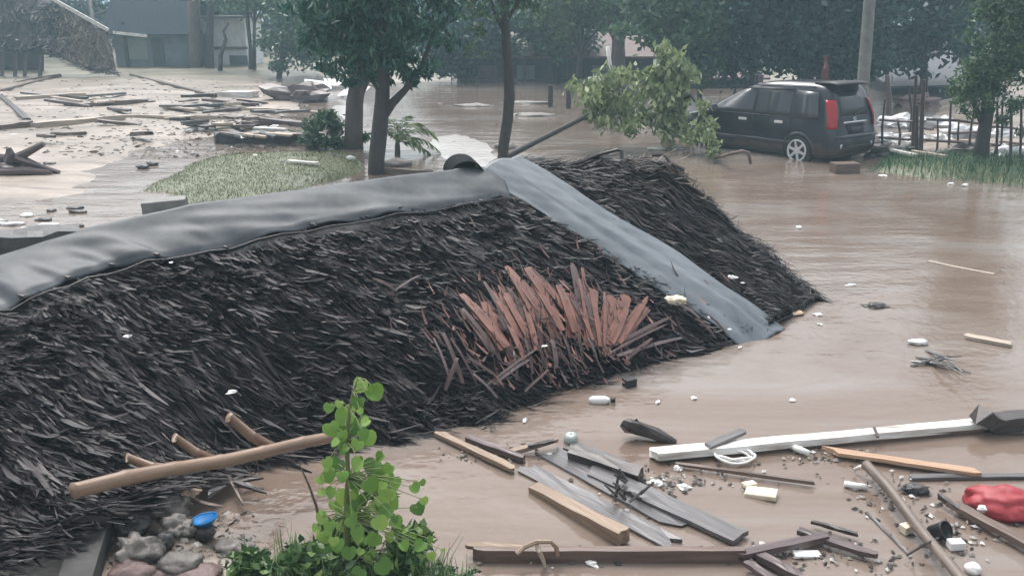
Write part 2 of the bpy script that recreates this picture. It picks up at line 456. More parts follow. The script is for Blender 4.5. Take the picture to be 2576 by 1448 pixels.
water = link('flood_water', pd_mesh('flood_water', wv, [(0, 1, 2, 3)], wm))
water['kind'] = 'structure'

# ------------------------------------------------------------------ grass
def blades(P, h0, h1, w, lean=0.5):
    n = len(P)
    z = ground_h(P)
    L = rng.uniform(h0, h1, n)
    a = rng.uniform(0, 2 * np.pi, n)
    ln = rng.uniform(0.1, lean, n)
    base = np.stack([P[:, 0], P[:, 1], z - 0.01], 1)
    dr = np.stack([np.cos(a), np.sin(a), np.zeros(n)], 1)
    sd = np.stack([-np.sin(a), np.cos(a), np.zeros(n)], 1)
    up = np.array([0, 0, 1.0])
    mid = base + up * (L * 0.6)[:, None] + dr * (L * ln * 0.4)[:, None]
    tip = base + up * (L * 0.95)[:, None] + dr * (L * ln)[:, None]
    ww = (w * rng.uniform(0.6, 1.4, n))[:, None]
    v = np.stack([base - sd * ww, base + sd * ww, mid + sd * ww * 0.7, mid - sd * ww * 0.7, tip, tip + sd * 0.002], 1).reshape(-1, 3)
    o = np.arange(n)[:, None] * 6
    q = np.concatenate([o + np.array([[0, 1, 2, 3]]), o + np.array([[3, 2, 5, 4]])], 0)
    return v, q
def scatter(poly, n, margin=0.0, fill=None):
    lo, hi = poly.min(0), poly.max(0)
    P = rng.uniform(lo, hi, (n * 3, 2))
    s = sdist(P, poly)
    keep = s > margin
    if fill is not None:
        keep &= vnoise(P, fill, 5.5) > rng.uniform(-0.6, 0.35, len(P))
    return P[keep][:n]
v, q = blades(scatter(POLY_GRASS, 34000, -0.6, None), 0.015, 0.055, 0.006, 2.0)
g1 = link('grass', np_mesh('grass', v, q, M['grass']))
v, q = blades(scatter(POLY_BANK, 9000, 0.0), 0.06, 0.2, 0.007, 0.9)
g2 = link('grass', np_mesh('grass_bank', v, q, M['leaf_mid']))
for g, l in ((g1, 'flattened yellow green grass on the low bank behind the ridge'), (g2, 'dark green grass on the bank right of the car')):
    g['kind'] = 'stuff'
    g['label'] = l
    g['category'] = 'grass'

# ================================================================== THE COLLAPSED THATCHED ROOF
C0 = G(1890, 848)                                   # where the broken ridge enters the water
DIR = np.array((-0.786, -0.618, 0.0))
A0 = np.array((-0.15, 9.1, 1.42))                   # highest point of the ridge
def on_ridge(px, py):
    """the point of the ridge's upright plane seen at a photo point"""
    d = ray(px, py)
    nrm = np.array((-DIR[1], DIR[0], 0))
    t = ((A0 - np.array((0, 0, CAM_H))) @ nrm) / (d @ nrm)
    return np.array((0, 0, CAM_H)) + d * t
A1 = on_ridge(1235, 428)
tops = [C0 + (0, 0, 0.03), C0 * 0.5 + A1 * 0.5, A1, on_ridge(950, 462), on_ridge(480, 527), on_ridge(230, 588), on_ridge(0, 657), on_ridge(-330, 760)]
eav = [G(1878, 856, -0.02), G(1715, 905, -0.02), G(1395, 990, -0.03), G(1190, 1080, -0.03), G(850, 1118, 0.0), G(560, 1135, 0.1), G(320, 1235, 0.28), G(-160, 1440, 0.3)]
tops, eav = np.array(tops), np.array(eav)
TK = np.array([0, 0.14, 0.28, 0.4, 0.58, 0.7, 0.82, 1.0])
def lerp_pts(t, pts):
    return np.stack([np.interp(t, TK, pts[:, k]) for k in range(3)], -1)
def NS(t, v):
    """near slope: t from the water end of the ridge to the left, v from ridge to eave"""
    a, b = lerp_pts(t, tops), lerp_pts(t, eav)
    p = a * (1 - v)[:, None] + b * v[:, None]
    fade = np.clip(t / 0.3, 0, 1)
    lump = 0.035 * np.sin(t * 37 + 2 * np.sin(v * 5)) * np.sin(v * 6 + t * 11) + 0.02 * np.sin(t * 90 + v * 17)
    p[:, 2] += fade * (0.1 * np.sin(np.pi * np.clip(v, 0, 1)) + lump * np.clip(v * 3, 0, 1))
    return p
bt = np.array([A1 + (0.05, 0.05, 0.0), A1 * 0.72 + C0 * 0.28, A1 * 0.5 + C0 * 0.5, A1 * 0.3 + C0 * 0.7, A1 * 0.13 + C0 * 0.87, C0 + (0.1, 0.02, 0.02)])
be = np.array([D(1385, 424, 10.3), D(1545, 398, 10.4), D(1690, 418, 10.3), D(1850, 575, 9.9), D(1965, 668, 9.5), G(2052, 762, -0.02)])
BK = np.array([0, 0.22, 0.42, 0.65, 0.83, 1.0])
def BS(t, v):
    """far slope of the fallen end, from ridge to its lifted edge"""
    a = np.stack([np.interp(t, BK, bt[:, k]) for k in range(3)], -1)
    b = np.stack([np.interp(t, BK, be[:, k]) for k in range(3)], -1)
    p = a * (1 - v)[:, None] + b * v[:, None]
    p[:, 2] += 0.05 * np.sin(np.pi * np.clip(v, 0, 1)) + 0.02 * np.sin(t * 31 + v * 9)
    return p
def strands(S, tv, q, L, W, lift, jit, seg=2, curl=0.008):
    """strips lying on surface S, running along the plan direction q"""
    n = len(tv)
    t, v = tv[:, 0], tv[:, 1]
    e = 1e-3
    p0 = S(t, v)
    Jt = (S(t + e, v) - p0)[:, :2] / e
    Jv = (S(t, v + e) - p0)[:, :2] / e
    ang = math.atan2(q[1], q[0]) + rng.normal(0, jit, n) + 0.2 * np.sin(t * 23 + v * 7) * np.sin(v * 15 - t * 9)
    d = np.stack([np.cos(ang), np.sin(ang)], 1) * L[:, None] * 0.9
    det = Jt[:, 0] * Jv[:, 1] - Jt[:, 1] * Jv[:, 0]
    det = np.where(np.abs(det) < 1e-3, 1e-3, det)
    dt = (d[:, 0] * Jv[:, 1] - d[:, 1] * Jv[:, 0]) / det
    dv = (Jt[:, 0] * d[:, 1] - Jt[:, 1] * d[:, 0]) / det
    lo = rng.uniform(0.0, 1.0, n) * lift
    hi = np.abs(rng.normal(0, 1.0, n)) * lift * 1.1 + lo * 0.6
    cv = rng.normal(0, curl, n)
    twist = rng.normal(0, 0.5, n)
    rings = []
    pts = []
    for k in range(seg + 1):
        s = k / seg
        tt, vv = t + dt * s, v + dv * s
        p = S(np.clip(tt, -0.02, 1.0), np.clip(vv, 0, 1.02))
        over = np.clip(vv - 1.02, 0, None)[:, None]
        base_d = np.concatenate([d, np.zeros((n, 1))], 1) / np.where(np.abs(dv) < 1e-3, 1e-3, dv)[:, None]
        p = p + np.where(over > 0, np.clip(base_d * over, -0.4, 0.4), 0)
        p[:, 2] += lo * (1 - s) + hi * s * (0.4 + 0.6 * s) - over[:, 0] * 0.5
        pts.append(p)
    pts = np.stack(pts, 1)
    tan = pts[:, -1] - pts[:, 0]
    tan /= np.linalg.norm(tan, axis=1)[:, None] + 1e-9
    sdv = np.cross(tan, np.array([0, 0, 1.0]))
    sdv /= np.linalg.norm(sdv, axis=1)[:, None] + 1e-9
    up = np.cross(sdv, tan)
    sdv = sdv * np.cos(twist)[:, None] + up * np.sin(twist)[:, None]
    vs_ = []
    for k in range(seg + 1):
        s = k / seg
        w = W * (1.0 if k < seg else 0.25) * (0.55 + 0.45 * min(1, s * 3))
        c = pts[:, k] + sdv * (cv * math.sin(math.pi * s))[:, None]
        vs_ += [c - sdv * w[:, None] / 2, c + sdv * w[:, None] / 2]
    V = np.stack(vs_, 1)
    V = V[np.linalg.norm(pts[:, -1] - pts[:, 0], axis=1) < L * 1.8]
    return V                                         # (n, 2*(seg+1), 3)
def strips_mesh(name, V, mat):
    n, k, _ = V.shape
    o = np.arange(n)[:, None] * k
    qs = [o + np.array([[2 * i, 2 * i + 1, 2 * i + 3, 2 * i + 2]]) for i in range(k // 2 - 1)]
    return np_mesh(name, V.reshape(-1, 3), np.concatenate(qs, 0), mat)
def grid_part(name, F, nu, nv, mat, parent, smooth_=True):
    u, v = np.meshgrid(np.linspace(0, 1, nu), np.linspace(0, 1, nv), indexing='ij')
    p = F(u.ravel(), v.ravel())
    i = np.arange(nu * nv).reshape(nu, nv)
    qd = np.stack([i[:-1, :-1], i[1:, :-1], i[1:, 1:], i[:-1, 1:]], -1).reshape(-1, 4)
    return link(name, np_mesh(name, p, qd, mat, smooth_), parent)
def thick(o, th):
    md = o.modifiers.new('thickness', 'SOLIDIFY')
    md.thickness = th
    md.offset = 0.0
    return o

roof = thing('collapsed_roof', 'collapsed dark palm thatched roof lying in the flood with grey ridge sheets', 'roof', (0.0, 7.4, 0.0))
roof['kind'] = 'thing'
def ns_in(t, v):
    p = NS(t, v); p[:, 2] -= 0.03
    return p
def bs_in(t, v):
    p = BS(t, v); p[:, 2] -= 0.03
    return p
thick(grid_part('thatch_bed', ns_in, 60, 24, M['thatch_base'], roof), 0.06)
thick(grid_part('thatch_bed', bs_in, 30, 14, M['thatch_base'], roof), 0.06)

Q1 = (0.955, -0.30)
def tv_rand(n, v0=0.0, v1=1.0, t0=0.0, t1=1.0):
    return np.stack([rng.uniform(t0, t1, n) ** 0.92, rng.uniform(v0, v1, n)], 1)
# fine strands: the mass of the thatch
n = 24000
tv = tv_rand(n, 0.14, 1.0)
tv = tv[tv[:, 1] > 0.19 + 0.12 * np.clip((tv[:, 0] - 0.268) / 0.732, 0, 1) - 0.12 * (tv[:, 0] < 0.27)]
n = len(tv)
tv[:, 1] = np.clip(np.round(tv[:, 1] * 12 + rng.normal(0, 0.16, n)) / 12 + rng.normal(0, 0.007, n), 0.16, 1.0)
keepn = rng.uniform(0, 1, n) < np.clip(0.25 + tv[:, 0] * 2.2, 0, 1)
tv = tv[keepn]
n = len(tv)
V1 = strands(NS, tv, Q1, rng.uniform(0.11, 0.27, n) * (0.75 + 0.5 * tv[:, 1]), rng.uniform(0.01, 0.036, n), 0.034, 0.2)
n = 3600                                             # ragged lower edge
tv = tv_rand(n, 0.88, 1.0, 0.18, 1.0)
V2 = strands(NS, tv, Q1, rng.uniform(0.15, 0.38, n), rng.uniform(0.009, 0.026, n), 0.04, 0.36)
o = link('thatch', strips_mesh('thatch', np.concatenate([V1, V2]), M['thatch']), roof)
o['kind'] = 'stuff'
n = 12000                                             # browner band under the ridge sheet
tv = tv_rand(n, 0.14, 0.95, 0.06, 1.0)
tv = tv[np.sin(tv[:, 0] * 17 + tv[:, 1] * 5) * np.sin(tv[:, 1] * 9 - tv[:, 0] * 13) + rng.normal(0, 0.25, n) + 0.9 * (0.5 - tv[:, 1]) > 0.1]
tv = tv[tv[:, 1] > 0.19 + 0.12 * np.clip((tv[:, 0] - 0.268) / 0.732, 0, 1) - 0.1 * (tv[:, 0] < 0.27)]
n = len(tv)
V3 = strands(NS, tv, Q1, rng.uniform(0.08, 0.2, n), rng.uniform(0.008, 0.02, n), 0.024, 0.22)
o = link('thatch', strips_mesh('thatch_upper', V3, M['thatch_brown']), roof)
o['kind'] = 'stuff'
hip_d = (C0 - A1)[:2]
n = 8500
tv = np.stack([rng.uniform(0, 1, n), rng.uniform(0.1, 1.0, n)], 1)
V4 = strands(BS, tv, tuple(hip_d), rng.uniform(0.12, 0.3, n), rng.uniform(0.009, 0.024, n), 0.03, 0.22)
o = link('thatch', strips_mesh('thatch_far_slope', V4, M['thatch']), roof)
o['kind'] = 'stuff'
n = 900                                              # shaggy lifted far edge
tv = np.stack([rng.uniform(0.02, 1, n), rng.uniform(0.94, 1.0, n)], 1)
V5 = strands(BS, tv, (0.75, 0.5), rng.uniform(0.06, 0.22, n), rng.uniform(0.006, 0.016, n), 0.05, 0.7)
o = link('thatch', strips_mesh('thatch_far_edge', V5, M['thatch_brown']), roof)
o['kind'] = 'stuff'
# the 300 largest strips one by one, in the near lower half
n = 300
tv = np.stack([rng.uniform(0.3, 0.98, n), rng.uniform(0.3, 0.99, n)], 1)
VB = strands(NS, tv, Q1, rng.uniform(0.28, 0.55, n), rng.uniform(0.02, 0.04, n), 0.045, 0.24, seg=3, curl=0.012)
for k in range(len(VB)):
    c = VB[k].mean(0)
    me = strips_mesh('thatch_strip', VB[k:k + 1] - c, M['thatch'])
    p = link('thatch_strip', me, roof, loc=tuple(c - np.array(roof.location)))

# grey ridge sheets
FOLDS = [(0.30, 0.010, 0.012), (0.42, 0.012, 0.014), (0.53, 0.009, 0.010), (0.60, 0.016, 0.013), (0.68, 0.012, 0.010), (0.76, 0.018, 0.014), (0.84, 0.012, 0.012), (0.92, 0.014, 0.012)]
def wr(u, v):
    return wr0(u, v) + sum(a * np.exp(-((u - k - 0.1 * np.clip(1 - v, 0, 1) ** 1.3) / w) ** 2) * smooth(0.25, 0.85, v) for k, a, w in FOLDS)
def wr0(u, v):
    return 0.0035 * np.sin(u * 34 + 14 * v + 2 * np.sin(v * 5 + u * 9)) * (0.2 + v) + 0.005 * np.sin(u * 15 - v * 9 + 1) + 0.0015 * np.sin(u * 71 + v * 22)
def ridge_sheet(u, v):
    t = 0.268 + u * 0.732
    vv = (v - 0.16) * (0.215 + 0.12 * u + 0.012 * np.sin(u * 17))
    p = NS(t, np.clip(vv, 0, 1))
    ov = np.clip(-vv, 0, 1)
    p[:, 0] += ov * -2.0
    p[:, 1] += ov * 2.6
    p[:, 2] += 0.05 - ov * 2.2 + np.where(vv > 0, wr(u, v), 0)
    edge = smooth(0.9, 1.0, v)
    p[:, 2] -= 0.025 * edge - 0.01 * np.sin(u * 75) * edge
    return p
thick(grid_part('ridge_sheet', ridge_sheet, 280, 30, M['sheet'], roof), 0.006)
def hip_sheet(u, v):
    s = 2 * v - 1                                    # -1 near edge, +1 far edge
    wn_, wf = 0.25 + 0.13 * u + 0.014 * np.sin(u * 21), (0.38 + 0.03 * np.sin(u * 14)) * (1 - 0.35 * u ** 3)
    c = (A1 + (0.02, 0.02, 0.0))[None] * (1 - u)[:, None] + (C0 + (0.2, 0.02, -0.02))[None] * u[:, None]
    dn = np.array((-0.62, -0.75, -0.22)) * 0.95
    df = np.array((0.7, 0.72, 0.12))
    near = np.clip(-s, 0, 1)
    far = np.clip(s, 0, 1)
    p = c + dn[None] * (near * wn_)[:, None] + df[None] * (far * wf)[:, None]
    p[:, 2] += 0.09 + 0.013 * np.abs(np.sin(s * 4.5 + u * 2.5)) + 0.004 * np.sin(u * 17 + s * 9) + 0.0015 * np.sin(u * 61 - s * 11) - 0.045 * np.abs(s)
    p[:, 2] -= smooth(0.85, 1.0, u) * 0.06
    return p
thick(grid_part('hip_sheet', hip_sheet, 110, 40, M['sheet_pale'], roof), 0.006)
mb = MB()                                            # the curled end of the ridge sheet
ca = on_ridge(1174, 442)
axis = np.array((0.3, -0.95, -0.1)); axis /= np.linalg.norm(axis)
ax2 = np.array((0.95, 0.3, 0.0))
vv_, ff_ = [], []
for i in range(13):
    w = math.pi * i / 12
    for e in (0.0, 0.3):
        vv_.append(ca + ax2 * math.cos(w) * 0.175 + np.array((0, 0, 1)) * math.sin(w) * 0.15 - axis * (e - 0.02))
for i in range(12):
    ff_.append((2 * i, 2 * i + 1, 2 * i + 3, 2 * i + 2))
mb.add(vv_, ff_)
mb.f.append(tuple(2 * i + 1 for i in range(13)))  # black face closing the arch, painted in place of the shade inside
thick(mb.build('ridge_sheet_end', M['black_rubber'], roof, True), 0.012)  # on the closing face the black stands in for the shade inside
pl = [NS(np.array([t]), np.array([0.84 * (0.215 + 0.12 * (t - 0.268) / 0.732) + 0.003]))[0] + (0.02, -0.02, 0.03) for t in np.linspace(0.275, 0.99, 30)]
MB().tube(pl, 0.008, 6, 0.15).build('edge_batten', M['wood_dark'], roof, True)
hp = [hip_sheet(np.array([u]), np.array([0.0]))[0] + (-0.02, -0.02, -0.03) for u in np.linspace(0.02, 0.96, 16)]
MB().tube(hp, 0.014, 6, 0.15).build('edge_batten', M['wood_dark'], roof, True)

for u_ in [f[0] for f in FOLDS] + [0.05, 0.14, 0.22]:
    c_ = ridge_sheet(np.array([u_]), np.array([0.97]))[0] + (0, 0, 0.012)
    MB().bar(c_ + (-0.03, 0.02, 0.0), c_ + (0.03, -0.02, -0.004), 0.022, 0.014, jit=0.003, seg=2).build('tie', M['wood_dark'], roof)
# plane of the near slope, for things that stick out of it
pn = np.cross(A1 - C0, G(1190, 1080) - C0)
pn /= np.linalg.norm(pn)
if pn[2] < 0:
    pn = -pn
def on_roof(px, py, h=0.06):
    d = ray(px, py)
    o_ = np.array((0, 0, CAM_H))
    return o_ + d * (((C0 + pn * (h + 0.09) - o_) @ pn) / (d @ pn))
# torn red-brown lath fan
def lath(px0, py0, px1, py1, w, h0, h1, mat='red_slat', name='broken_lath', split=0.35):
    a, b_ = on_roof(px0, py0, h0), on_roof(px1, py1, h1)
    L = float(np.linalg.norm(b_ - a))
    ex = (b_ - a) / L
    ez = pn - ex * (pn @ ex)
    ez /= np.linalg.norm(ez)
    ey = np.cross(ez, ex)
    m = Matrix(((ex[0], ey[0], ez[0], a[0]), (ex[1], ey[1], ez[1], a[1]), (ex[2], ey[2], ez[2], a[2]), (0, 0, 0, 1)))
    v, th = [], 0.006
    prof = [(0, 0.8), (0.3, 1.0), (0.65, 0.9), (1 - split * random.uniform(0.2, 0.5), 0.8), (1.0, random.choice((0.12, 0.35, 0.5, 0.7)))]
    off = random.uniform(-0.3, 0.3) * w
    for s, k in prof:
        y = off * s
        bow = 0.02 * math.sin(math.pi * s)
        for sy, sz in ((-1, -1), (1, -1), (1, 1), (-1, 1)):
            v.append((s * L + random.uniform(-0.01, 0.01), y + sy * w * k / 2 + random.uniform(-0.002, 0.002), bow + sz * th / 2))
    f = [(3, 2, 1, 0)]
    for i in range(len(prof) - 1):
        o = i * 4
        f += [(o + j, o + (j + 1) % 4, o + 4 + (j + 1) % 4, o + 4 + j) for j in range(4)]
    o = (len(prof) - 1) * 4
    f.append((o, o + 1, o + 2, o + 3))
    ob = link(name, pd_mesh(name, v, f, M[mat]), roof, loc=(0, 0, 0))
    ob.matrix_parent_inverse = Matrix.Translation(-roof.location)
    ob.matrix_basis = m
    return ob
fan = [(1240, 885, 1150, 735), (1262, 880, 1170, 712), (1275, 872, 1185, 695), (1300, 862, 1212, 700), (1310, 850, 1190, 660), (1330, 850, 1240, 690),
       (1345, 838, 1262, 705), (1360, 830, 1282, 690), (1372, 800, 1285, 640), (1390, 822, 1300, 695), (1405, 800, 1312, 655), (1415, 830, 1345, 700),
       (1430, 780, 1340, 668), (1440, 800, 1370, 690), (1448, 835, 1398, 715), (1470, 830, 1420, 655), (1480, 850, 1440, 690), (1492, 855, 1450, 705),
       (1505, 868, 1478, 690), (1512, 872, 1495, 700), (1520, 878, 1520, 715), (1526, 870, 1545, 720), (1530, 866, 1560, 735), (1538, 862, 1580, 745),
       (1545, 858, 1600, 742), (1552, 858, 1620, 732), (1560, 862, 1636, 720), (1290, 900, 1225, 760), (1320, 905, 1262, 770), (1350, 880, 1310, 740)]
for k, (x0, y0, x1, y1) in enumerate(fan):
    x1 += random.gauss(0, 16); y1 += random.gauss(22, 24)
    lath(x0, y0, x1, y1, random.uniform(0.03, 0.085), 0.02 + 0.012 * (k % 3), random.uniform(0.01, 0.05), 'red_slat' if k % 3 else 'red_dark')
    if k % 2:
        e_ = random.uniform(-14, 14)
        lath(x0 + e_, y0 + random.uniform(-5, 30), x1 + e_ * 2.5, y1 + random.uniform(0, 50), random.uniform(0.03, 0.075), 0.0, random.uniform(0.02, 0.05), 'red_dark' if k % 3 else 'red_slat')
dark = [(1130, 950, 1090, 850), (1165, 965, 1110, 835), (1200, 968, 1135, 850), (1240, 965, 1330, 905), (1225, 968, 1345, 880), (1262, 960, 1180, 900),
        (1300, 955, 1290, 880), (1340, 940, 1320, 850), (1375, 930, 1350, 865), (1400, 925, 1385, 850), (1520, 880, 1690, 795), (1530, 890, 1680, 815),
        (1550, 895, 1715, 850), (1440, 920, 1420, 850), (1465, 905, 1450, 840), (1500, 900, 1480, 850), (1580, 900, 1640, 850), (1120, 980, 1150, 900),
        (1250, 1000, 1190, 940), (1320, 985, 1380, 930), (1000, 735, 940, 700), (980, 740, 1060, 690), (1800, 850, 1750, 800), (1830, 845, 1780, 790), (1760, 800, 1700, 760)]
for k, (x0, y0, x1, y1) in enumerate(dark):
    lath(x0, y0, x1, y1, random.uniform(0.02, 0.045), 0.01, 0.06 + 0.02 * (k % 3), 'red_dark' if k % 3 else 'wood_purple')
for (x0, y0, x1, y1, w) in [(1255, 818, 1418, 808, 0.03), (1255, 870, 1215, 760, 0.12), (1300, 860, 1265, 735, 0.15), (1345, 840, 1305, 722, 0.14), (1480, 870, 1500, 730, 0.12), (1535, 860, 1570, 740, 0.14), (1520, 875, 1535, 745, 0.15), (1400, 850, 1360, 740, 0.14), (1445, 850, 1415, 735, 0.15), (1560, 858, 1612, 765, 0.13)]:
    lath(x0, y0, x1, y1, w, 0.0, 0.03, 'red_slat', 'wall_lath', 0.1)
# torn reddish leaves and splinters round the fan
n = 600
Vr = []
for k in range(n):
    px, py = random.gauss(1390, 140), random.gauss(835, 75)
    if py > 985 or px > 1760:
        py -= 120
    a = on_roof(px, py, random.uniform(0.0, 0.05))
    w_ = random.gauss(1.1, 0.7)
    e1 = np.array((0.786, 0.618, 0.0)); e2 = np.cross(pn, e1)
    dd = (e1 * math.cos(w_) * -0.5 + e2 * math.sin(w_)) * random.uniform(0.05, 0.2)
    sd_ = np.cross(dd, pn); sd_ = sd_ / (np.linalg.norm(sd_) + 1e-9) * random.uniform(0.003, 0.012)
    lift_ = pn * random.uniform(0.0, 0.08)
    Vr.append([a - sd_, a + sd_, a + dd * 0.5 - sd_ + lift_ * 0.3, a + dd * 0.5 + sd_ + lift_ * 0.3, a + dd + lift_ - sd_ * 0.2, a + dd + lift_ + sd_ * 0.2])
M['splinter'] = leafmat('red_splinters', [(0.0, (0.03, 0.014, 0.015)), (0.5, (0.075, 0.034, 0.032)), (0.85, (0.17, 0.075, 0.062)), (1.0, (0.33, 0.17, 0.14))], rough=0.5, trans=0.0)
o = link('splinters', strips_mesh('splinters', np.array(Vr), M['splinter']), roof)
o['kind'] = 'stuff'
# bent frame sticks at the lifted far corner
for k, pts in enumerate([[(1450, 425, 10.3), (1500, 402, 10.35), (1552, 388, 10.4), (1562, 392, 10.4), (1570, 440, 10.3)],
                         [(1515, 420, 10.2), (1570, 455, 10.2), (1620, 470, 10.15)], [(1640, 402, 10.4), (1672, 402, 10.4), (1690, 425, 10.3), (1720, 440, 10.3)],
                         [(1385, 450, 10.0), (1420, 428, 10.1), (1460, 420, 10.2)]]):
    MB().tube([D(p[0], p[1] - 5, p[2] - 0.25) + (0, 0, 0.03) for p in pts], 0.022, 6, 0.2).build('frame_stick', M['wood_dark'], roof)
for k in range(60):
    px, py = random.uniform(1555, 1700), random.uniform(398, 462)
    a = D(px, py, 9.95) + (0, 0, 0.02)
    MB().bar(a, a + np.array((random.uniform(0.05, 0.2), random.uniform(-0.1, 0.1), random.uniform(-0.12, 0.1))), random.uniform(0.01, 0.03), 0.004, jit=0.003, seg=2).build('torn_leaf', M['thatch_tan'] if k % 2 else M['thatch_brown'], roof)
# bamboo rafters poking out under the eave
def bamboo(name, p, q, r, mat, parent=None, nodes=7, label=None, cat=None, group=None):
    p, q = np.array(p), np.array(q)
    L = float(np.linalg.norm(q - p))
    pts, rad = [], []
    for i in range(nodes):
        s0, s1 = i / nodes, (i + 1) / nodes
        for s, k in ((s0 + 0.004, 1.07), (s0 + 0.02, 0.985), (s1 - 0.02, 0.98), (s1 - 0.004, 1.07)):
            pts.append((s * L, 0.012 * math.sin(s * 5), 0.01 * math.sin(s * 9)))
            rad.append(r * k * (1 - 0.12 * s))
    ex = (q - p) / L
    ez = np.array((0, 0, 1.0)) - ex * ex[2]
    ez /= np.linalg.norm(ez)
    ey = np.cross(ez, ex)
    mb = MB().tube(pts, rad, 12, 0.02)
    o = link(name, pd_mesh(name, mb.v, mb.f, M[mat], True), parent, loc=(0, 0, 0))
    m = Matrix(((ex[0], ey[0], ez[0], p[0]), (ex[1], ey[1], ez[1], p[1]), (ex[2], ey[2], ez[2], p[2]), (0, 0, 0, 1)))
    if parent is not None:
        o.matrix_parent_inverse = Matrix.Translation(-parent.location)
    o.matrix_basis = m
    if label:
        tag(o, label, cat, group)
    return o
bamboo('rafter', G(690, 1130, 0.3), G(575, 1052, 0.6), 0.036, 'bamboo', roof, 2)
bamboo('rafter', G(545, 1160, 0.38), G(440, 1104, 0.62), 0.03, 'bamboo', roof, 2)
bamboo('rafter', G(440, 1180, 0.45), G(320, 1155, 0.6), 0.028, 'bamboo', roof, 2)
bamboo('bamboo_pole', G(180, 1236, 0.62), G(848, 1096, 0.3), 0.043, 'bamboo', None, 6, 'pale brown bamboo pole sticking out from under the thatch', 'bamboo pole')

# ================================================================== TREES AND PLANTS
def leaf_cloud(lobes, n, L, W, droop=0.4, clump=70, tight=0.22):
    """lobes: (centre, (rx, ry, rz)); leaves sit in clumps spread through each lobe"""
    vol = np.array([r[0] * r[1] * r[2] for _, r in lobes]) ** 0.75
    vol /= vol.sum()
    out = []
    for (c, r), w in zip(lobes, vol):
        m = max(60, int(n * w))
        k = max(5, m // clump)
        u = rng.normal(size=(k, 3))
        u /= np.linalg.norm(u, axis=1)[:, None]
        u *= (rng.uniform(0.25, 1.0, k) ** 0.5)[:, None]
        cc = u[rng.integers(0, k, m)]
        p = cc + rng.normal(0, tight, (m, 3)) * np.array([1, 1, 0.8])
        out.append(np.array(c)[None] + p * np.array(r)[None])
    P = np.concatenate(out)
    m = len(P)
    a = rng.normal(size=(m, 3)) * np.array([1, 1, 0.7])
    a[:, 2] -= droop * 1.5
    a /= np.linalg.norm(a, axis=1)[:, None]
    b = np.cross(a, rng.normal(size=(m, 3)))
    b /= np.linalg.norm(b, axis=1)[:, None]
    l = (L * rng.uniform(0.6, 1.3, m))[:, None]
    w = (W * rng.uniform(0.7, 1.3, m))[:, None]
    nrm = np.cross(a, b)
    v = np.stack([P - a * l / 2, P + b * w / 2 + nrm * w * 0.2, P + a * l / 2, P - b * w / 2 + nrm * w * 0.2], 1).reshape(-1, 3)
    q = np.arange(m * 4).reshape(m, 4)
    return v, q
def tree(name, label, base, stems, lobes, n, L, W, leaf, bark='bark', droop=0.4, group=None, cat='tree', crown='crown', clump=70, tight=0.22):
    """stems: list of (points, radii)"""
    t = thing(name, label, cat, base, group)
    mb = MB()
    for pts, rad in stems:
        mb.tube(pts, rad, 9, 0.1)
    mb.build('trunk', M[bark], t, True)
    v, q = leaf_cloud(lobes, n, L, W, droop, clump, tight)
    link(crown, np_mesh(crown, v, q, M[leaf]), t)
    return t
def px_lobe(px, py, Y, rpx, sy=1.0, sz=1.0):
    c = D(px, py, Y)
    r = rpx * Y / FPX
    return (c, (r, r * sy, r * sz))

# -- mango tree behind the ridge
b = G(945, 436)
Y = b[1]
tree('mango_tree', 'dark leafy tree with forked trunk just behind the grey ridge sheet', b,
     [([b - (0, 0, 0.3), D(948, 400, Y), D(955, 330, Y), D(962, 260, Y), D(965, 190, Y - 0.2), D(960, 90, Y - 0.2), D(950, -60, Y)], [0.17, 0.16, 0.15, 0.14, 0.12, 0.1, 0.06]),
      ([D(958, 300, Y), D(985, 262, Y), D(1020, 225, Y - 0.2), D(1060, 170, Y - 0.3), D(1100, 60, Y - 0.4)], [0.1, 0.085, 0.06, 0.05, 0.03]),
      ([D(960, 235, Y), D(940, 205, Y), D(900, 160, Y + 0.2), D(850, 80, Y + 0.3)], [0.07, 0.055, 0.045, 0.03])],
     [px_lobe(950, 60, Y, 120, 1.1), px_lobe(1040, 110, Y - 0.3, 95), px_lobe(1000, 175, Y - 0.2, 75, 1, 0.6), px_lobe(890, 100, Y + 0.2, 95), px_lobe(810, 55, Y + 0.3, 90, 1, 0.8),
      px_lobe(920, 185, Y, 60, 1, 0.6), px_lobe(1085, 20, Y - 0.4, 60), px_lobe(1065, 190, Y - 0.4, 30, 1, 0.6), px_lobe(860, -60, Y, 150), px_lobe(1010, -80, Y, 160), px_lobe(950, -200, Y, 170), px_lobe(750, 20, Y + 0.4, 60, 1, 0.7), px_lobe(1115, 120, Y - 0.5, 32, 1, 0.9), px_lobe(850, 150, Y + 0.3, 55, 1, 0.6), px_lobe(960, 140, Y - 0.4, 80, 1, 0.7)],
     11500, 0.18, 0.055, 'leaf_mango', droop=0.9, clump=40, tight=0.14)
b = G(888, 372)
Y = b[1]
tree('mango_tree', 'grey trunked tree standing just left of the dark forked tree', b,
     [([b - (0, 0, 0.3), D(890, 330, Y), D(893, 260, Y), D(902, 190, Y), D(908, 100, Y), D(905, -40, Y)], [0.24, 0.22, 0.19, 0.17, 0.13, 0.08]),
      ([D(893, 262, Y), D(915, 215, Y), D(935, 150, Y)], [0.11, 0.09, 0.05])],
     [px_lobe(880, 140, Y, 70), px_lobe(860, 60, Y, 100), px_lobe(930, 70, Y, 110), px_lobe(900, -60, Y, 130), px_lobe(850, 175, Y, 40, 1, 0.6)],
     4200, 0.2, 0.06, 'leaf_mango', clump=45, tight=0.16, droop=0.8, bark='bark_brown')
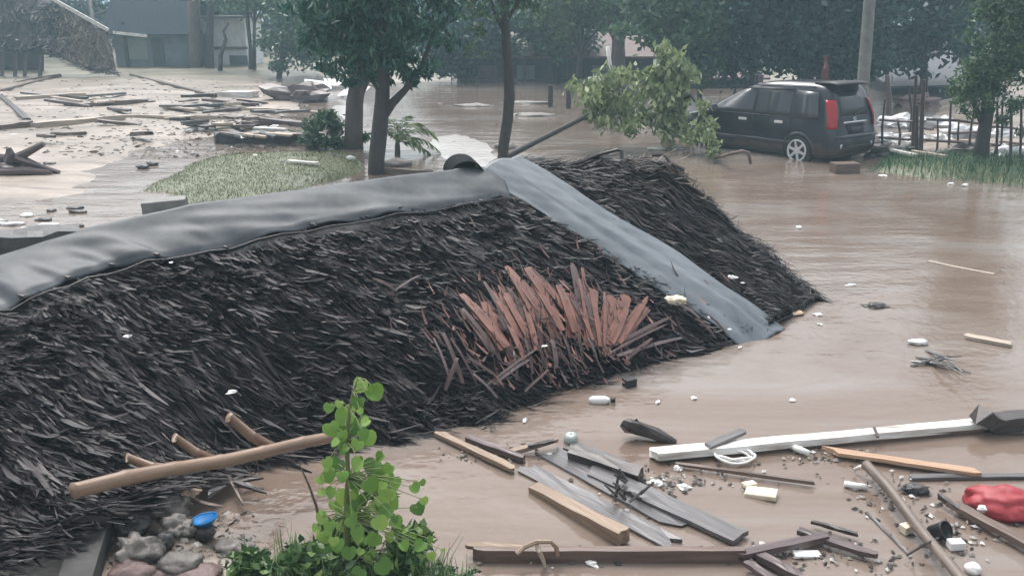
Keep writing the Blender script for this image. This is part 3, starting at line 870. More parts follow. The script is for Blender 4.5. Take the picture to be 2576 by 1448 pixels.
# -- slim straight trunk in the middle
b = G(1262, 418)
Y = b[1]
tree('slim_tree', 'slim straight dark trunk standing in the water in mid picture', b,
     [([b - (0, 0, 0.4), D(1266, 370, Y), D(1277, 300, Y), D(1282, 240, Y), D(1275, 140, Y), D(1270, 40, Y), D(1268, -120, Y)], [0.1, 0.11, 0.105, 0.11, 0.1, 0.085, 0.06]),
      ([D(1276, 95, Y), D(1255, 55, Y), D(1228, -10, Y), D(1200, -90, Y)], [0.05, 0.045, 0.04, 0.02]),
      ([D(1272, 60, Y), D(1300, 10, Y), D(1330, -60, Y)], [0.04, 0.035, 0.02])],
     [px_lobe(1200, 40, Y, 55, 1, 0.7), px_lobe(1330, 25, Y, 60, 1, 0.7), px_lobe(1240, -60, Y, 110), px_lobe(1340, -90, Y, 120), px_lobe(1190, 100, Y, 40), px_lobe(1270, -200, Y, 150)],
     3600, 0.15, 0.045, 'leaf_mid', droop=0.7)
# -- trees farther back
def back_tree(px, py, leaf, lobes, n, label, name='broadleaf_tree', tr=0.14, L=0.3, W=0.15, group='trees along the back of the yard', bark='bark'):
    b = G(px, py)
    b[2] = hz(b[0], b[1])
    Y = b[1]
    lb = [px_lobe(x, y, Y + dy, r, 1.0, sz) for x, y, r, dy, sz in lobes]
    top = max(l[0][2] for l in lb)
    c0 = np.mean([l[0] for l in lb], 0)
    stems = [([b - (0, 0, 0.2), b * 0.6 + np.array((c0[0], c0[1], b[2] + top)) * 0.4, np.array((c0[0], c0[1], top))], [tr, tr * 0.8, tr * 0.4])]
    for c, r in lb[:5]:
        m = b * 0.5 + np.array((c0[0], c0[1], b[2] + top)) * 0.5
        stems.append(([m, (m + c) / 2 + (0, 0, 0.2), c], [tr * 0.5, tr * 0.35, tr * 0.15]))
    return tree(name, label, b, stems, lb, n, L, W, leaf, bark, 0.4, group)
back_tree(698, 194, 'leaf_mid', [(735, 95, 70, 0, 1.2), (700, 140, 45, 0, 0.8), (770, 60, 60, 0, 1), (765, 140, 40, 0, 0.7), (730, 20, 70, 0, 1)], 4200, 'small round green tree left of the mango trees', L=0.26, W=0.13)
back_tree(640, 185, 'leaf_mid', [(650, 5, 50, 0, 0.6), (590, -50, 80, 0, 1), (690, -20, 70, 0, 1)], 2000, 'slender tree whose leaves overhang the white shed', tr=0.1)
back_tree(1180, 205, 'leaf_deep', [(1150, 90, 90, 0, 1), (1220, 60, 80, 0, 1), (1110, 140, 60, 0, 0.8)], 3600, 'dark tree behind the gap between mango and slim trunk')
back_tree(1400, 205, 'leaf_mid', [(1400, 40, 100, 0, 1), (1330, 70, 70, 0, 0.9), (1470, 70, 80, 0, 0.8)], 3800, 'grey green tree above the low dark hut')
back_tree(1450, 215, 'leaf_bright', [(1420, 20, 60, 0, 1), (1470, 15, 55, 0, 0.8), (1520, 60, 50, 0, 1)], 1800, 'light green tree top peeping over the low dark hut')
back_tree(1556, 220, 'leaf_mid', [(1500, 20, 60, 0, 1), (1610, 10, 70, 0, 0.8), (1550, -60, 110, 0, 1)], 2400, 'thick brown trunk behind the pale vine heap', tr=0.33, bark='bark_brown')
back_tree(1690, 250, 'leaf_mid', [(1680, 40, 95, 0, 0.8), (1760, 60, 80, 0, 1), (1620, 60, 60, 0, 0.9), (1720, -60, 130, 0, 1)], 4200, 'mid green tree rising behind the pale vine heap')
back_tree(1760, 262, 'leaf_mid', [(1760, 110, 60, 0, 1.2), (1790, 50, 60, 0, 1), (1745, 190, 35, 0, 1)], 2000, 'narrow green tree left of the car roof', tr=0.1)
back_tree(1880, 255, 'leaf_deep', [(1850, 70, 120, 0, 1), (1960, 60, 120, 0, 1), (1900, -60, 170, 0, 1), (1990, 140, 70, 0, 1), (1850, 150, 55, 0, 0.7)], 6200, 'dark teal tree over the front of the car')
back_tree(2100, 260, 'leaf_deep', [(2080, 80, 120, 0, 1), (2170, 110, 100, 0, 1), (2120, -40, 170, 0, 1), (2040, 170, 50, 0, 0.8), (2200, 180, 50, 0, 0.6)], 6200, 'dark teal tree behind the grey pole')
back_tree(2330, 240, 'leaf_deep', [(2290, 60, 110, 0, 1), (2380, 90, 100, 0, 0.9), (2330, -60, 170, 0, 1), (2240, 120, 70, 0, 0.9)], 6000, 'darkest tree right of the grey pole')
back_tree(1560, 205, 'leaf_deep', [(1500, 100, 80, 4, 0.8), (1600, 130, 70, 4, 0.7), (1420, 110, 70, 4, 0.6)], 2600, 'shadowy bush behind the white pipe')
back_tree(560, 172, 'leaf_mid', [(560, 10, 70, 3, 0.6), (470, 0, 80, 3, 0.7), (400, 20, 70, 3, 0.7), (330, 10, 70, 3, 0.8)], 3400, 'hazy tree behind the blue grey house', tr=0.2)
back_tree(250, 168, 'leaf_deep', [(220, 0, 90, 5, 0.8), (300, 30, 60, 5, 1), (150, -60, 120, 5, 1)], 2400, 'hazy dark tree behind the collapsed hut on the left', tr=0.2)
# -- tree on the right edge
b = G(2470, 412); b[2] = 0.08
Y = b[1]
tree('roadside_tree', 'bright green tree on the grassy bank at the right edge', b,
     [([b - (0, 0, 0.2), D(2472, 360, Y), D(2482, 290, Y), D(2490, 220, Y), D(2505, 120, Y), D(2520, -60, Y)], [0.17, 0.14, 0.12, 0.11, 0.08, 0.05]),
      ([D(2478, 330, Y), D(2450, 260, Y), D(2430, 180, Y)], [0.06, 0.05, 0.03]), ([D(2490, 230, Y), D(2540, 160, Y), D(2570, 60, Y)], [0.06, 0.05, 0.03])],
     [px_lobe(2510, 120, Y, 85, 1, 1), px_lobe(2460, 200, Y, 65, 1, 0.9), px_lobe(2550, 210, Y, 65), px_lobe(2440, 270, Y, 45, 1, 0.6), px_lobe(2530, 20, Y, 85), px_lobe(2560, -80, Y, 130), px_lobe(2410, 240, Y, 35, 1, 0.6), px_lobe(2600, 100, Y, 90), px_lobe(2570, 290, Y, 50)],
     7500, 0.12, 0.045, 'leaf_mid', droop=0.5, clump=45, tight=0.17)
v, q = leaf_cloud([px_lobe(2520, 140, Y - 0.2, 75), px_lobe(2460, 215, Y - 0.3, 60), px_lobe(2540, 40, Y - 0.2, 75), px_lobe(2430, 265, Y - 0.3, 35)], 3500, 0.11, 0.045, 0.4)
link('new_leaves', np_mesh('new_leaves', v, q, M['leaf_bright']), bpy.data.objects['roadside_tree'])
# -- far wood: one mass
lob = []
for px in range(-500, 3200, 60):
    Yf = random.uniform(58, 74)
    low = 0.5 if 700 < px < 1400 else 1.0
    for k in range(3):
        c = D(px + random.uniform(-40, 40), 100, Yf)
        c[2] = random.uniform(0.6, 7.0 * low)
        r = random.uniform(1.4, 2.6)
        lob.append((c, (r * 1.3, r, r)))
v, q = leaf_cloud(lob, 42000, 0.6, 0.34, 0.3)
fw = link('far_wood', np_mesh('far_wood', v, q, M['leaf_deep']))
fw['kind'] = 'stuff'; fw['label'] = 'hazy wood closing the view behind the yard'; fw['category'] = 'wood'
# -- bare trunks by the white shed
def trunk(pts, rad, label, bark='bark_brown', name='dead_tree'):
    o = MB().tube(pts, rad, 9, 0.1).build(name, M[bark], None, True)
    return tag(o, label, 'tree trunk')
b = G(492, 180); Y = b[1]
trunk([b - (0, 0, 0.2), D(492, 130, Y), D(490, 60, Y), D(486, -60, Y)], [0.36, 0.32, 0.3, 0.26], 'thick bare trunk left of the white shed')
b = G(527, 180); Y = b[1]
trunk([b - (0, 0, 0.2), D(527, 110, Y), D(528, 40, Y), D(530, -60, Y)], [0.22, 0.19, 0.17, 0.14], 'thinner dark trunk beside the thick bare one', 'bark')
b = G(552, 188); Y = b[1]
trunk([b - (0, 0, 0.2), D(555, 140, Y), D(568, 100, Y), D(562, 80, Y), D(575, 58, Y)], [0.11, 0.1, 0.08, 0.07, 0.04], 'crooked broken stem in front of the white shed', 'bark')
b = G(630, 184); Y = b[1]
trunk([b - (0, 0, 0.2), D(630, 120, Y), D(624, 60, Y), D(620, -20, Y)], [0.11, 0.1, 0.09, 0.07], 'thin upright stem at the right side of the white shed', 'bark')
# -- palm seedling and shrub on the grass
def frond(root, dirxy, L, rise, droop, mat, leaflets=18, wl=0.26, ww=0.02):
    mb = MB()
    d = Vector((*dirxy, 0)).normalized()
    pts = []
    for i in range(9):
        s = i / 8
        pts.append(Vector(root) + d * (L * s) + Vector((0, 0, rise * s - droop * s * s)))
    mb.tube(pts, [0.012 * (1 - 0.7 * i / 8) for i in range(9)], 5)
    for k in range(leaflets):
        s = 0.15 + 0.83 * k / leaflets
        i = min(7, int(s * 8))
        p = pts[i].lerp(pts[i + 1], s * 8 - i)
        t = (pts[i + 1] - pts[i]).normalized()
        for sg in (-1, 1):
            sd = (t.cross(Vector((0, 0, 1))).normalized() * sg * 0.75 + t * 0.75 + Vector((0, 0, random.uniform(-0.5, 0.1)))).normalized()
            l = wl * (1.1 - abs(s - 0.45)) * random.uniform(0.8, 1.15)
            n_ = sd.cross(t).normalized() * ww
            b_ = sd.cross(n_).normalized() * ww
            tip = p + sd * l + Vector((0, 0, -0.25 * l))
            mb.add([p, p + sd * l * 0.4 + b_, tip, p + sd * l * 0.4 - b_], [(0, 1, 2, 3)])
    return mb
pb = G(1000, 388)
palm = thing('palm_seedling', 'yellow green young palm right of the forked trunk', 'palm', pb)
MB().tube([pb - (0, 0, 0.1), pb + (0, 0, 0.15), pb + (0.01, 0, 0.3)], [0.07, 0.06, 0.04], 8, 0.1).build('trunk', M['bark_brown'], palm, True)
for a, L, rs_, dr in [(0.05, 0.95, 0.6, 0.85), (0.3, 0.9, 0.95, 0.9), (-0.15, 0.8, 0.2, 0.5), (0.7, 0.7, 1.1, 0.8), (1.2, 0.6, 1.1, 0.6), (1.9, 0.6, 1.1, 0.7), (2.6, 0.6, 0.9, 0.7), (-0.6, 0.7, 0.7, 0.8), (-1.3, 0.6, 0.9, 0.8), (3.4, 0.5, 0.9, 0.7), (-0.02, 0.8, 0.95, 0.75)]:
    frond(pb + (0, 0, 0.25), (math.cos(a), math.sin(a)), L, rs_, dr, 'palm').build('frond', M['palm'], palm)
b = G(820, 372)
tree('leafy_shrub', 'bushy green shrub at the foot of the grey trunked tree', b, [([b, b + (0.05, 0, 0.35)], [0.03, 0.015]), ([b, b + (-0.25, 0, 0.4)], [0.02, 0.01]), ([b, b + (0.2, 0, 0.3)], [0.02, 0.01])],
     [px_lobe(810, 325, b[1], 45), px_lobe(780, 345, b[1], 26), px_lobe(845, 345, b[1], 28), px_lobe(800, 300, b[1], 26), px_lobe(905, 352, b[1], 24)], 1700, 0.17, 0.06, 'leaf_mid', cat='shrub', crown='foliage')
# -- fallen leafy branch and the pale vine heap
p0, p1, p2 = G(1240, 412, 0.0), D(1350, 355, 18.6), D(1490, 285, 19.6)
tree('fallen_tree', 'thin fallen tree leaning out of the water with leaves at its top', p0, [([p0 - (0.3, 0.3, 0.2), p0, p1, p2, D(1560, 235, 20.0)], [0.07, 0.065, 0.06, 0.05, 0.03]), ([p2, D(1530, 300, 19.6)], [0.03, 0.015])],
     [px_lobe(1490, 250, 19.8, 48, 1, 0.8), px_lobe(1540, 225, 20, 50, 1, 0.8), px_lobe(1570, 265, 20, 45), px_lobe(1520, 295, 19.6, 38, 1, 0.7), px_lobe(1590, 310, 19.4, 40, 1, 0.6), px_lobe(1470, 225, 20.2, 30)], 1300, 0.19, 0.085, 'leaf_pale', tight=0.36, droop=0.9)
b = G(1680, 352)
vine = tree('vine_heap', 'heap of pale green creepers drooping beside the front of the car', b,
     [([b, D(1685, 280, 20.2), D(1680, 200, 20.5), D(1670, 140, 20.6)], [0.12, 0.1, 0.08, 0.04]), ([D(1685, 260, 20.3), D(1740, 240, 20.0), D(1790, 310, 19.2)], [0.06, 0.05, 0.02]), ([D(1683, 230, 20.4), D(1600, 175, 20.6)], [0.04, 0.02])],
     [px_lobe(1680, 180, 20.4, 42, 1, 1.3), px_lobe(1650, 250, 20.3, 50), px_lobe(1715, 225, 20.3, 42, 1, 1.2), px_lobe(1700, 300, 19.8, 50, 1, 0.9), px_lobe(1620, 300, 19.8, 38, 1, 0.8), px_lobe(1770, 300, 19.2, 32, 1, 1.2), px_lobe(1797, 350, 18.4, 20, 1, 1.6), px_lobe(1640, 185, 20.5, 22, 1.2, 0.5), px_lobe(1790, 385, 18.0, 10, 1, 0.7), px_lobe(1750, 340, 19.0, 30, 1, 0.7)],
     2300, 0.19, 0.1, 'leaf_pale', cat='vines', crown='foliage', droop=0.9, tight=0.36)
lp = MB()
c = D(1668, 118, 20.5)
lp.add([c + (-0.14, 0, 0), c + (-0.05, -0.05, 0.07), c + (0.1, -0.05, 0.03), c + (0.13, 0, -0.06), c + (0.0, 0.02, -0.03)], [(0, 1, 2, 3, 4)])
thick(lp.build('pale_leaf', M['foam'], vine), 0.01)
lp = MB()
c = D(1618, 190, 20.5)
lp.add([c + (-0.3, 0, 0.1), c + (-0.05, -0.1, 0.12), c + (0.45, -0.05, 0.05), c + (0.45, 0.05, -0.02), c + (-0.05, 0.02, -0.04)], [(0, 1, 2, 3, 4)])
thick(lp.build('pale_leaf', M['leaf_pale'], vine), 0.01)

# ================================================================== BUILDINGS AND YARD
# -- collapsed hut on the left
hb = G(130, 196)
Yh = hb[1]
hut = thing('thatched_hut', 'half collapsed thatched hut with a white fascia at the upper left', 'hut', hb)
def flat(pts, Y, name, mat, parent, th=0.06):
    o = pd_mesh(name, [D(px, py, Y + dy) for px, py, dy in pts], [tuple(range(len(pts)))], M[mat])
    return thick(link(name, o, parent), th)
flat([(-300, 196, 2.5), (110, 196, 2.5), (110, 100, 2.5), (-300, 100, 2.5)], Yh, 'wall', 'wall_dark', hut)
for px in (5, 38, 62, 100):
    MB().bar(D(px, 204, Yh - 0.3), D(px + 3, 100, Yh - 0.3), 0.12, 0.12, jit=0.01, seg=2).build('post', M['wood_purple'], hut)
def hut_s(t, v):
    a = np.stack([np.interp(t, [0, 0.55, 1], [p[k] for p in (D(-420, -250, Yh + 2.5), D(120, -8, Yh + 1.8), D(272, 78, Yh + 1.0))]) for k in range(3)], -1)
    b_ = np.stack([np.interp(t, [0, 0.62, 1], [p[k] for p in (D(-420, 110, Yh - 0.6), D(95, 128, Yh - 0.6), D(292, 188, Yh - 0.2))]) for k in range(3)], -1)
    p = a * (1 - v)[:, None] + b_ * v[:, None]
    p[:, 2] += 0.08 * np.sin(t * 19 + v * 7)
    return p
thick(grid_part('thatch_bed', hut_s, 16, 10, M['thatch_base'], hut), 0.1)
n = 5200
tv = np.stack([rng.uniform(0.2, 1, n), rng.uniform(0.0, 1, n)], 1)
for lo, hi, mt, nm in ((0.0, 0.72, 'thatch', 'thatch'), (0.68, 1.0, 'thatch_tan', 'thatch')):
    s = tv[(tv[:, 0] >= lo) & (tv[:, 0] <= hi)]
    k = len(s)
    o = link(nm, strips_mesh(nm, strands(hut_s, s, (0.25, -1.0), rng.uniform(0.3, 0.9, k), rng.uniform(0.04, 0.09, k), 0.1, 0.6), M[mt]), hut)
    o['kind'] = 'stuff'
MB().bar(D(110, -14, Yh + 1.2), D(272, 76, Yh + 0.5), 0.06, 0.16).build('fascia', M['white_paint'], hut)
MB().bar(D(284, 82, Yh + 0.5), D(370, 91, Yh + 0.9), 0.06, 0.13).build('fascia', M['white_paint'], hut)
MB().bar(D(-60, 226, Yh - 5.0), D(150, 190, Yh - 1), 0.14, 0.14, jit=0.02, seg=3).build('fallen_beam', M['wood_brown'], hut)
# -- blue grey house
def house(name, label, Y, x0, x1, ytop, ybase, wall, depth=4.0, cat='house'):
    a, b_ = D(x0, ybase, Y), D(x1, ybase, Y)
    top = D(x0, ytop, Y)[2]
    h = thing(name, label, cat, ((a[0] + b_[0]) / 2, Y, 0.1))
    w = b_[0] - a[0]
    MB().box(((a[0] + b_[0]) / 2, Y + depth / 2, (top + 0.0) / 2), (w, depth, top)).build('wall', M[wall], h)
    return h, a[0], b_[0], top
hs_, xa, xb, tp = house('plain_house', 'blue grey house behind the left mud bank', 46.0, 296, 488, 88, 178, 'wall_blue')
rf = MB()
rf.add([(xa - 0.4, 45.4, tp + 0.02), (xb + 0.3, 45.4, tp + 0.02), (xb + 0.3, 48.2, tp + 2.6), (xa - 0.4, 48.2, tp + 2.6), (xb + 0.3, 51, tp), (xa - 0.4, 51, tp)], [(0, 1, 2, 3), (3, 2, 4, 5)])
thick(rf.build('roof', M['house_slate'], hs_), 0.08)
p = D(325, 150, 45.9); p1 = D(366, 95, 45.9)
MB().box(((p[0] + p1[0]) / 2, 45.97, (p[2] + p1[2]) / 2), (p1[0] - p[0], 0.06, p1[2] - p[2])).build('shutter', M['wall_green'], hs_)
p = D(388, 176, 45.9); p1 = D(408, 100, 45.9)
MB().box(((p[0] + p1[0]) / 2, 45.96, (p[2] + p1[2]) / 2), (p1[0] - p[0], 0.05, p1[2] - p[2])).build('door', M['wall_dark'], hs_)
MB().box((xa + 0.6, 45.93, 1.2), (0.14, 0.12, 2.3)).build('post', M['wood_dark'], hs_)
# -- white shed
ws, xa, xb, tp = house('white_shed', 'white walled shed with a brown cross beam at the back left', 47.0, 538, 626, 46, 182, 'wall_white', 3.0, 'shed')
MB().box(((xa + xb) / 2, 46.94, D(0, 121, 47)[2]), (xb - xa + 0.1, 0.12, 0.12)).build('cross_beam', M['wood_brown'], ws)
p = D(580, 180, 46.95); p1 = D(622, 140, 46.95)
MB().box(((p[0] + p1[0]) / 2, 46.97, (p[2] + p1[2]) / 2), (p1[0] - p[0], 0.05, p1[2] - p[2])).build('shutter', M['roof_grey'], ws)
for k in range(7):
    MB().box((xa + (k + 0.5) * (xb - xa) / 7, 46.985, D(0, 85, 47)[2]), ((xb - xa) / 7 - 0.02, 0.03, 1.35)).build('board', M['wall_white'], ws)
MB().box(((xa + xb) / 2, 48.2, tp + 0.06), (xb - xa + 0.7, 3.6, 0.1)).build('roof', M['roof_grey'], ws)
pn_, xa, xb, tp = house('pale_outhouse', 'pale outhouse half hidden by the thick bare trunk', 49.0, 410, 520, 48, 176, 'wall_white', 2.5, 'shed')
MB().box(((xa + xb) / 2, 50.2, tp + 0.06), (xb - xa + 0.5, 3.0, 0.1)).build('roof', M['roof_grey'], pn_)
MB().box(((xa + xb) / 2 - 0.2, 48.97, 0.9), (xb - xa - 0.8, 0.05, 1.8)).build('door', M['wall_blue'], pn_)
# -- low dark hut across the middle
dh, xa, xb, tp = house('dark_hut', 'long low dark hut with a pinkish roof behind the flood water', 39.6, 1150, 1640, 140, 222, 'wall_dark', 3.5, 'hut')
rf = MB()
rf.add([(xa - 0.3, 38.9, tp - 0.05), (xb + 0.3, 38.9, tp - 0.05), (xb + 0.3, 41.3, tp + 0.9), (xa - 0.3, 41.3, tp + 0.9), (xb + 0.3, 43.6, tp - 0.05), (xa - 0.3, 43.6, tp - 0.05)], [(0, 1, 2, 3), (3, 2, 4, 5)])
thick(rf.build('roof', M['roof_rust'], dh), 0.1)
for px0, px1, mt in ((1165, 1250, 'roof_rust'), (1300, 1345, 'wall_green'), (1350, 1430, 'wall_dark'), (1490, 1530, 'wall_blue')):
    p, p1 = D(px0, 205, 39.5), D(px1, 165, 39.5)
    MB().box(((p[0] + p1[0]) / 2, 39.57, (p[2] + p1[2]) / 2), (p1[0] - p[0], 0.06, p1[2] - p[2])).build('wall_panel', M[mt], dh)
for px in (1200, 1320, 1385, 1432, 1530, 1600):
    p = D(px, 222, 38.95)
    MB().box((p[0], 39.0, tp / 2 - 0.15), (0.14, 0.14, tp + 0.2)).build('post', M['wood_dark'], dh)
# mooring posts standing in the water
for k, (px, py0, py1, l) in enumerate([(1385, 268, 214, 'short dark post standing in the water below the dark hut'), (1430, 272, 225, 'second short post in the water, nearer the fallen tree')]):
    b = G(px, py0)
    tag(MB().tube([b - (0, 0, 0.4), D(px, (py0 + py1) / 2, b[1]), D(px, py1, b[1])], [0.09, 0.08, 0.08], 8, 0.1).build('wooden_post', M['wood_dark']), l, 'post')
# -- rusty roofed house at the back, right of centre
rh, xa, xb, tp = house('rusty_house', 'low house with a rusty purple roof behind the car', 36.0, 1720, 1905, 196, 262, 'wall_dark', 4.0)
rf = MB()
rf.add([(xa - 0.3, 35.5, tp), (xb + 0.3, 35.5, tp), (xb - 0.1, 38, tp + 0.6), (xa + 0.1, 38, tp + 0.6), (xb + 0.3, 40.5, tp), (xa - 0.3, 40.5, tp)], [(0, 1, 2, 3), (3, 2, 4, 5), (1, 4, 2), (0, 3, 5)])
thick(rf.build('roof', M['roof_rust'], rh), 0.08)
sh, xa, xb, tp = house('lean_to', 'dim lean-to with a grey roof behind the stick fence', 34.0, 2230, 2420, 200, 262, 'wall_dark', 3.0, 'shed')
rf = MB()
rf.add([(xa - 0.5, 32.8, tp - 0.2), (xb + 0.8, 32.8, tp - 0.1), (xb + 0.8, 37.2, tp + 0.8), (xa - 0.5, 37.2, tp + 0.7)], [(0, 1, 2, 3)])
thick(rf.build('roof', M['roof_grey'], sh), 0.08)
# -- grey pole behind the car, red pennant, white pipe
b = G(2165, 330); Yp = b[1]
tag(MB().tube([b - (0, 0, 0.3), D(2172, 200, Yp), D(2180, 100, Yp), D(2188, 0, Yp), D(2200, -220, Yp)], [0.15, 0.15, 0.145, 0.14, 0.13], 10, 0.02).build('concrete_pole', M['concrete'], None, True), 'pale concrete pole rising behind the car', 'pole')
fb = G(2076, 330); Yf = fb[1]
fl = thing('red_flag', 'small faded red flag hanging above the car roof', 'flag', fb)
MB().tube([fb - (0, 0, 0.2), D(2078, 240, Yf), D(2078, 138, Yf)], 0.02, 6).build('pole', M['wood_grey'], fl)
me_ = MB()
for i in range(7):
    s = i / 6
    me_.add([D(2070 + 4 * math.sin(i), 142 + 58 * s, Yf - 0.03 * math.sin(i * 2)), D(2084 + 2 * math.cos(i * 2), 142 + 58 * s, Yf - 0.08 + 0.05 * math.sin(i * 1.7))], [])
me_.f = [(2 * i, 2 * i + 1, 2 * i + 3, 2 * i + 2) for i in range(6)]
M['faded_red'] = surf('faded_red', [(0.3, (0.13, 0.045, 0.055)), (0.7, (0.2, 0.08, 0.09))], scale=5, rough=(0.6, 0.8))
thick(me_.build('cloth', M['faded_red'], fl, True), 0.008)
tag(MB().tube([D(1540, 178, 24), D(1535, 166, 24), D(1528, 118, 24)], [0.045, 0.05, 0.05], 10, 0.03).build('white_pipe', M['foam'], None, True), 'short white pipe standing behind the fallen tree', 'pipe')
tag(MB().tube([D(1540, 270, 24), D(1541, 220, 24), D(1541, 176, 24)], [0.05, 0.05, 0.045], 8, 0.1).build('wooden_post', M['wood_dark']), 'dark post carrying the white pipe', 'post')
pt = MB()
for i in range(9):
    s = i / 8
    pt.add([D(1462 + 110 * s, 212 - 8 * math.sin(s * 2.1) + 4 * math.sin(i * 2.3), 23.5), D(1475 + 95 * s, 196 - 5 * math.sin(s * 3.1) + 3 * math.sin(i * 3.1), 24.3)], [])
pt.f = [(2 * i, 2 * i + 2, 2 * i + 3, 2 * i + 1) for i in range(8)]
tag(thick(pt.build('metal_sheet', M['concrete'], None, False), 0.02), 'bent white metal sheet caught on top of the fallen tree', 'metal sheet')

# -- stick fence right of the car
fb = G(2380, 392)
fn = thing('stick_fence', 'rickety fence of dark sticks right of the car', 'fence', fb)
for k, (px, y0, y1, r) in enumerate([(2222, 388, 250, 0.03), (2238, 300, 190, 0.09), (2262, 372, 300, 0.03), (2290, 350, 215, 0.035), (2298, 385, 190, 0.045), (2318, 392, 200, 0.05), (2308, 395, 265, 0.04), (2358, 386, 300, 0.025), (2388, 385, 255, 0.03), (2412, 378, 300, 0.025), (2440, 390, 300, 0.03), (2508, 402, 255, 0.03), (2520, 395, 250, 0.025), (2545, 405, 240, 0.03), (2568, 408, 260, 0.03)]):
    b = G(px, y0, 0.05)
    MB().tube([b - (0, 0, 0.15), D(px + random.uniform(-4, 4), (y0 + y1) / 2, b[1]), D(px + random.uniform(-8, 8), y1, b[1])], [r, r * 0.9, r * 0.7], 7, 0.15).build('stick', M['wood_purple'] if k % 3 else M['wood_dark'], fn)
for k, (x0, y0, x1, y1) in enumerate([(2212, 302, 2330, 304), (2330, 300, 2470, 312), (2210, 345, 2340, 352), (2330, 352, 2580, 370), (2480, 318, 2590, 330), (2215, 375, 2330, 380)]):
    MB().tube([D(x0, y0, 19.2), D((x0 + x1) / 2, (y0 + y1) / 2 + random.uniform(-4, 4), 19.0), D(x1, y1, 18.8)], [0.03, 0.027, 0.022], 7, 0.2).build('rail', M['wood_purple'], fn)

# ================================================================== THE CAR
CZ = [0.20, 0.27, 0.40, 0.55, 0.72, 0.86, 0.95, 0.985, 1.02, 1.15, 1.30, 1.44, 1.54, 1.61, 1.655, 1.68]
CXR = [0.06, -0.03, -0.09, -0.09, -0.05, 0.0, 0.01, 0.012, 0.02, 0.06, 0.115, 0.17, 0.22, 0.29, 0.42, 0.70]
CXF = [3.95, 4.05, 4.10, 4.10, 4.05, 3.95, 3.6, 3.38, 3.28, 3.05, 2.78, 2.5, 2.26, 2.05, 1.8, 1.5]
CW = [0.72, 0.79, 0.825, 0.83, 0.83, 0.825, 0.81, 0.805, 0.80, 0.775, 0.745, 0.715, 0.69, 0.655, 0.60, 0.45]
CRR = 0.17
def car_xr(z): return float(np.interp(z, CZ, CXR))
def car_w(z): return float(np.interp(z, CZ, CW))
def car_outline(z, n=8):
    xr, xf, w = car_xr(z), float(np.interp(z, CZ, CXF)), car_w(z)
    r, rf_ = CRR, 0.35
    pts = []
    for cx, cy, a0, rr in ((xr + r, w - r, 180, r), (xr + r, -(w - r), 270, r)):
        pass
    for i in range(n + 1):                           # rear left corner: from rear face round to the left side
        a = R(180 - 90 * i / n)
        pts.append((xr + r + r * math.cos(a), (w - r) + r * math.sin(a)))
    for s in (0.2, 0.4, 0.6, 0.8):
        pts.append((xr + r + (xf - rf_ - xr - r) * s, w))
    for i in range(n + 1):
        a = R(90 - 90 * i / n)
        pts.append((xf - rf_ + rf_ * math.cos(a), (w - rf_) + rf_ * math.sin(a)))
    half = pts
    return half + [(x, -y) for x, y in reversed(half)]
cv, cf = [], []
m_ = None
for z in CZ:
    o = car_outline(z)
    m_ = len(o)
    cv += [(x, y, z) for x, y in o]
for i in range(len(CZ) - 1):
    for j in range(m_):
        cf.append((i * m_ + j, i * m_ + (j + 1) % m_, (i + 1) * m_ + (j + 1) % m_, (i + 1) * m_ + j))
cf.append(tuple(range(m_ - 1, -1, -1)))
cf.append(tuple(range((len(CZ) - 1) * m_, len(CZ) * m_)))
carM, nt, b = new_mat('car_paint')
b.inputs['Base Color'].default_value = (0.012, 0.014, 0.024, 1)
b.inputs['Roughness'].default_value = 0.28
b.inputs['Coat Weight'].default_value = 0.6
b.inputs['Coat Roughness'].default_value = 0.12
nzz = N(nt, 'ShaderNodeTexNoise', Scale=2.5, Detail=6.0)
tcc = N(nt, 'ShaderNodeTexCoord')
nt.links.new(tcc.outputs['Object'], nzz.inputs['Vector'])
nt.links.new(ramp(nt, nzz.outputs['Fac'], [(0.35, (0.010, 0.012, 0.021)), (0.6, (0.018, 0.02, 0.03)), (0.8, (0.045, 0.042, 0.045))]), b.inputs['Base Color'])
sx = N(nt, 'ShaderNodeSeparateXYZ')                  # dried mud splashed up from the sills
nt.links.new(tcc.outputs['Object'], sx.inputs[0])
n9 = N(nt, 'ShaderNodeTexNoise', Scale=9.0, Detail=6.0)
nt.links.new(tcc.outputs['Object'], n9.inputs['Vector'])
ma = N(nt, 'ShaderNodeMath', operation='MULTIPLY_ADD')
nt.links.new(n9.outputs['Fac'], ma.inputs[0]); ma.inputs[1].default_value = -0.55
nt.links.new(sx.outputs['Z'], ma.inputs[2])
mr = N(nt, 'ShaderNodeMapRange'); mr.inputs['From Min'].default_value = 0.22; mr.inputs['From Max'].default_value = 0.02
nt.links.new(ma.outputs[0], mr.inputs[0])
mm = N(nt, 'ShaderNodeMix', data_type='RGBA')
nt.links.new(mr.outputs[0], mm.inputs['Factor'])
nt.links.new(b.inputs['Base Color'].links[0].from_socket, mm.inputs['A'])
mm.inputs['B'].default_value = (0.07, 0.052, 0.042, 1)
nt.links.new(mm.outputs['Result'], b.inputs['Base Color'])
glM, nt, b = new_mat('car_window')
b.inputs['Base Color'].default_value = (0.045, 0.052, 0.06, 1)
b.inputs['Roughness'].default_value = 0.2
b.inputs['Specular IOR Level'].default_value = 0.8
rlM, nt, b = new_mat('tail_light')
b.inputs['Base Color'].default_value = (0.42, 0.02, 0.03, 1)
b.inputs['Roughness'].default_value = 0.15
chM, nt, b = new_mat('car_chrome')
b.inputs['Base Color'].default_value = (0.75, 0.77, 0.8, 1)
b.inputs['Metallic'].default_value = 0.85
b.inputs['Roughness'].default_value = 0.22
alM, nt, b = new_mat('alloy')
b.inputs['Base Color'].default_value = (0.72, 0.73, 0.75, 1)
b.inputs['Metallic'].default_value = 0.3
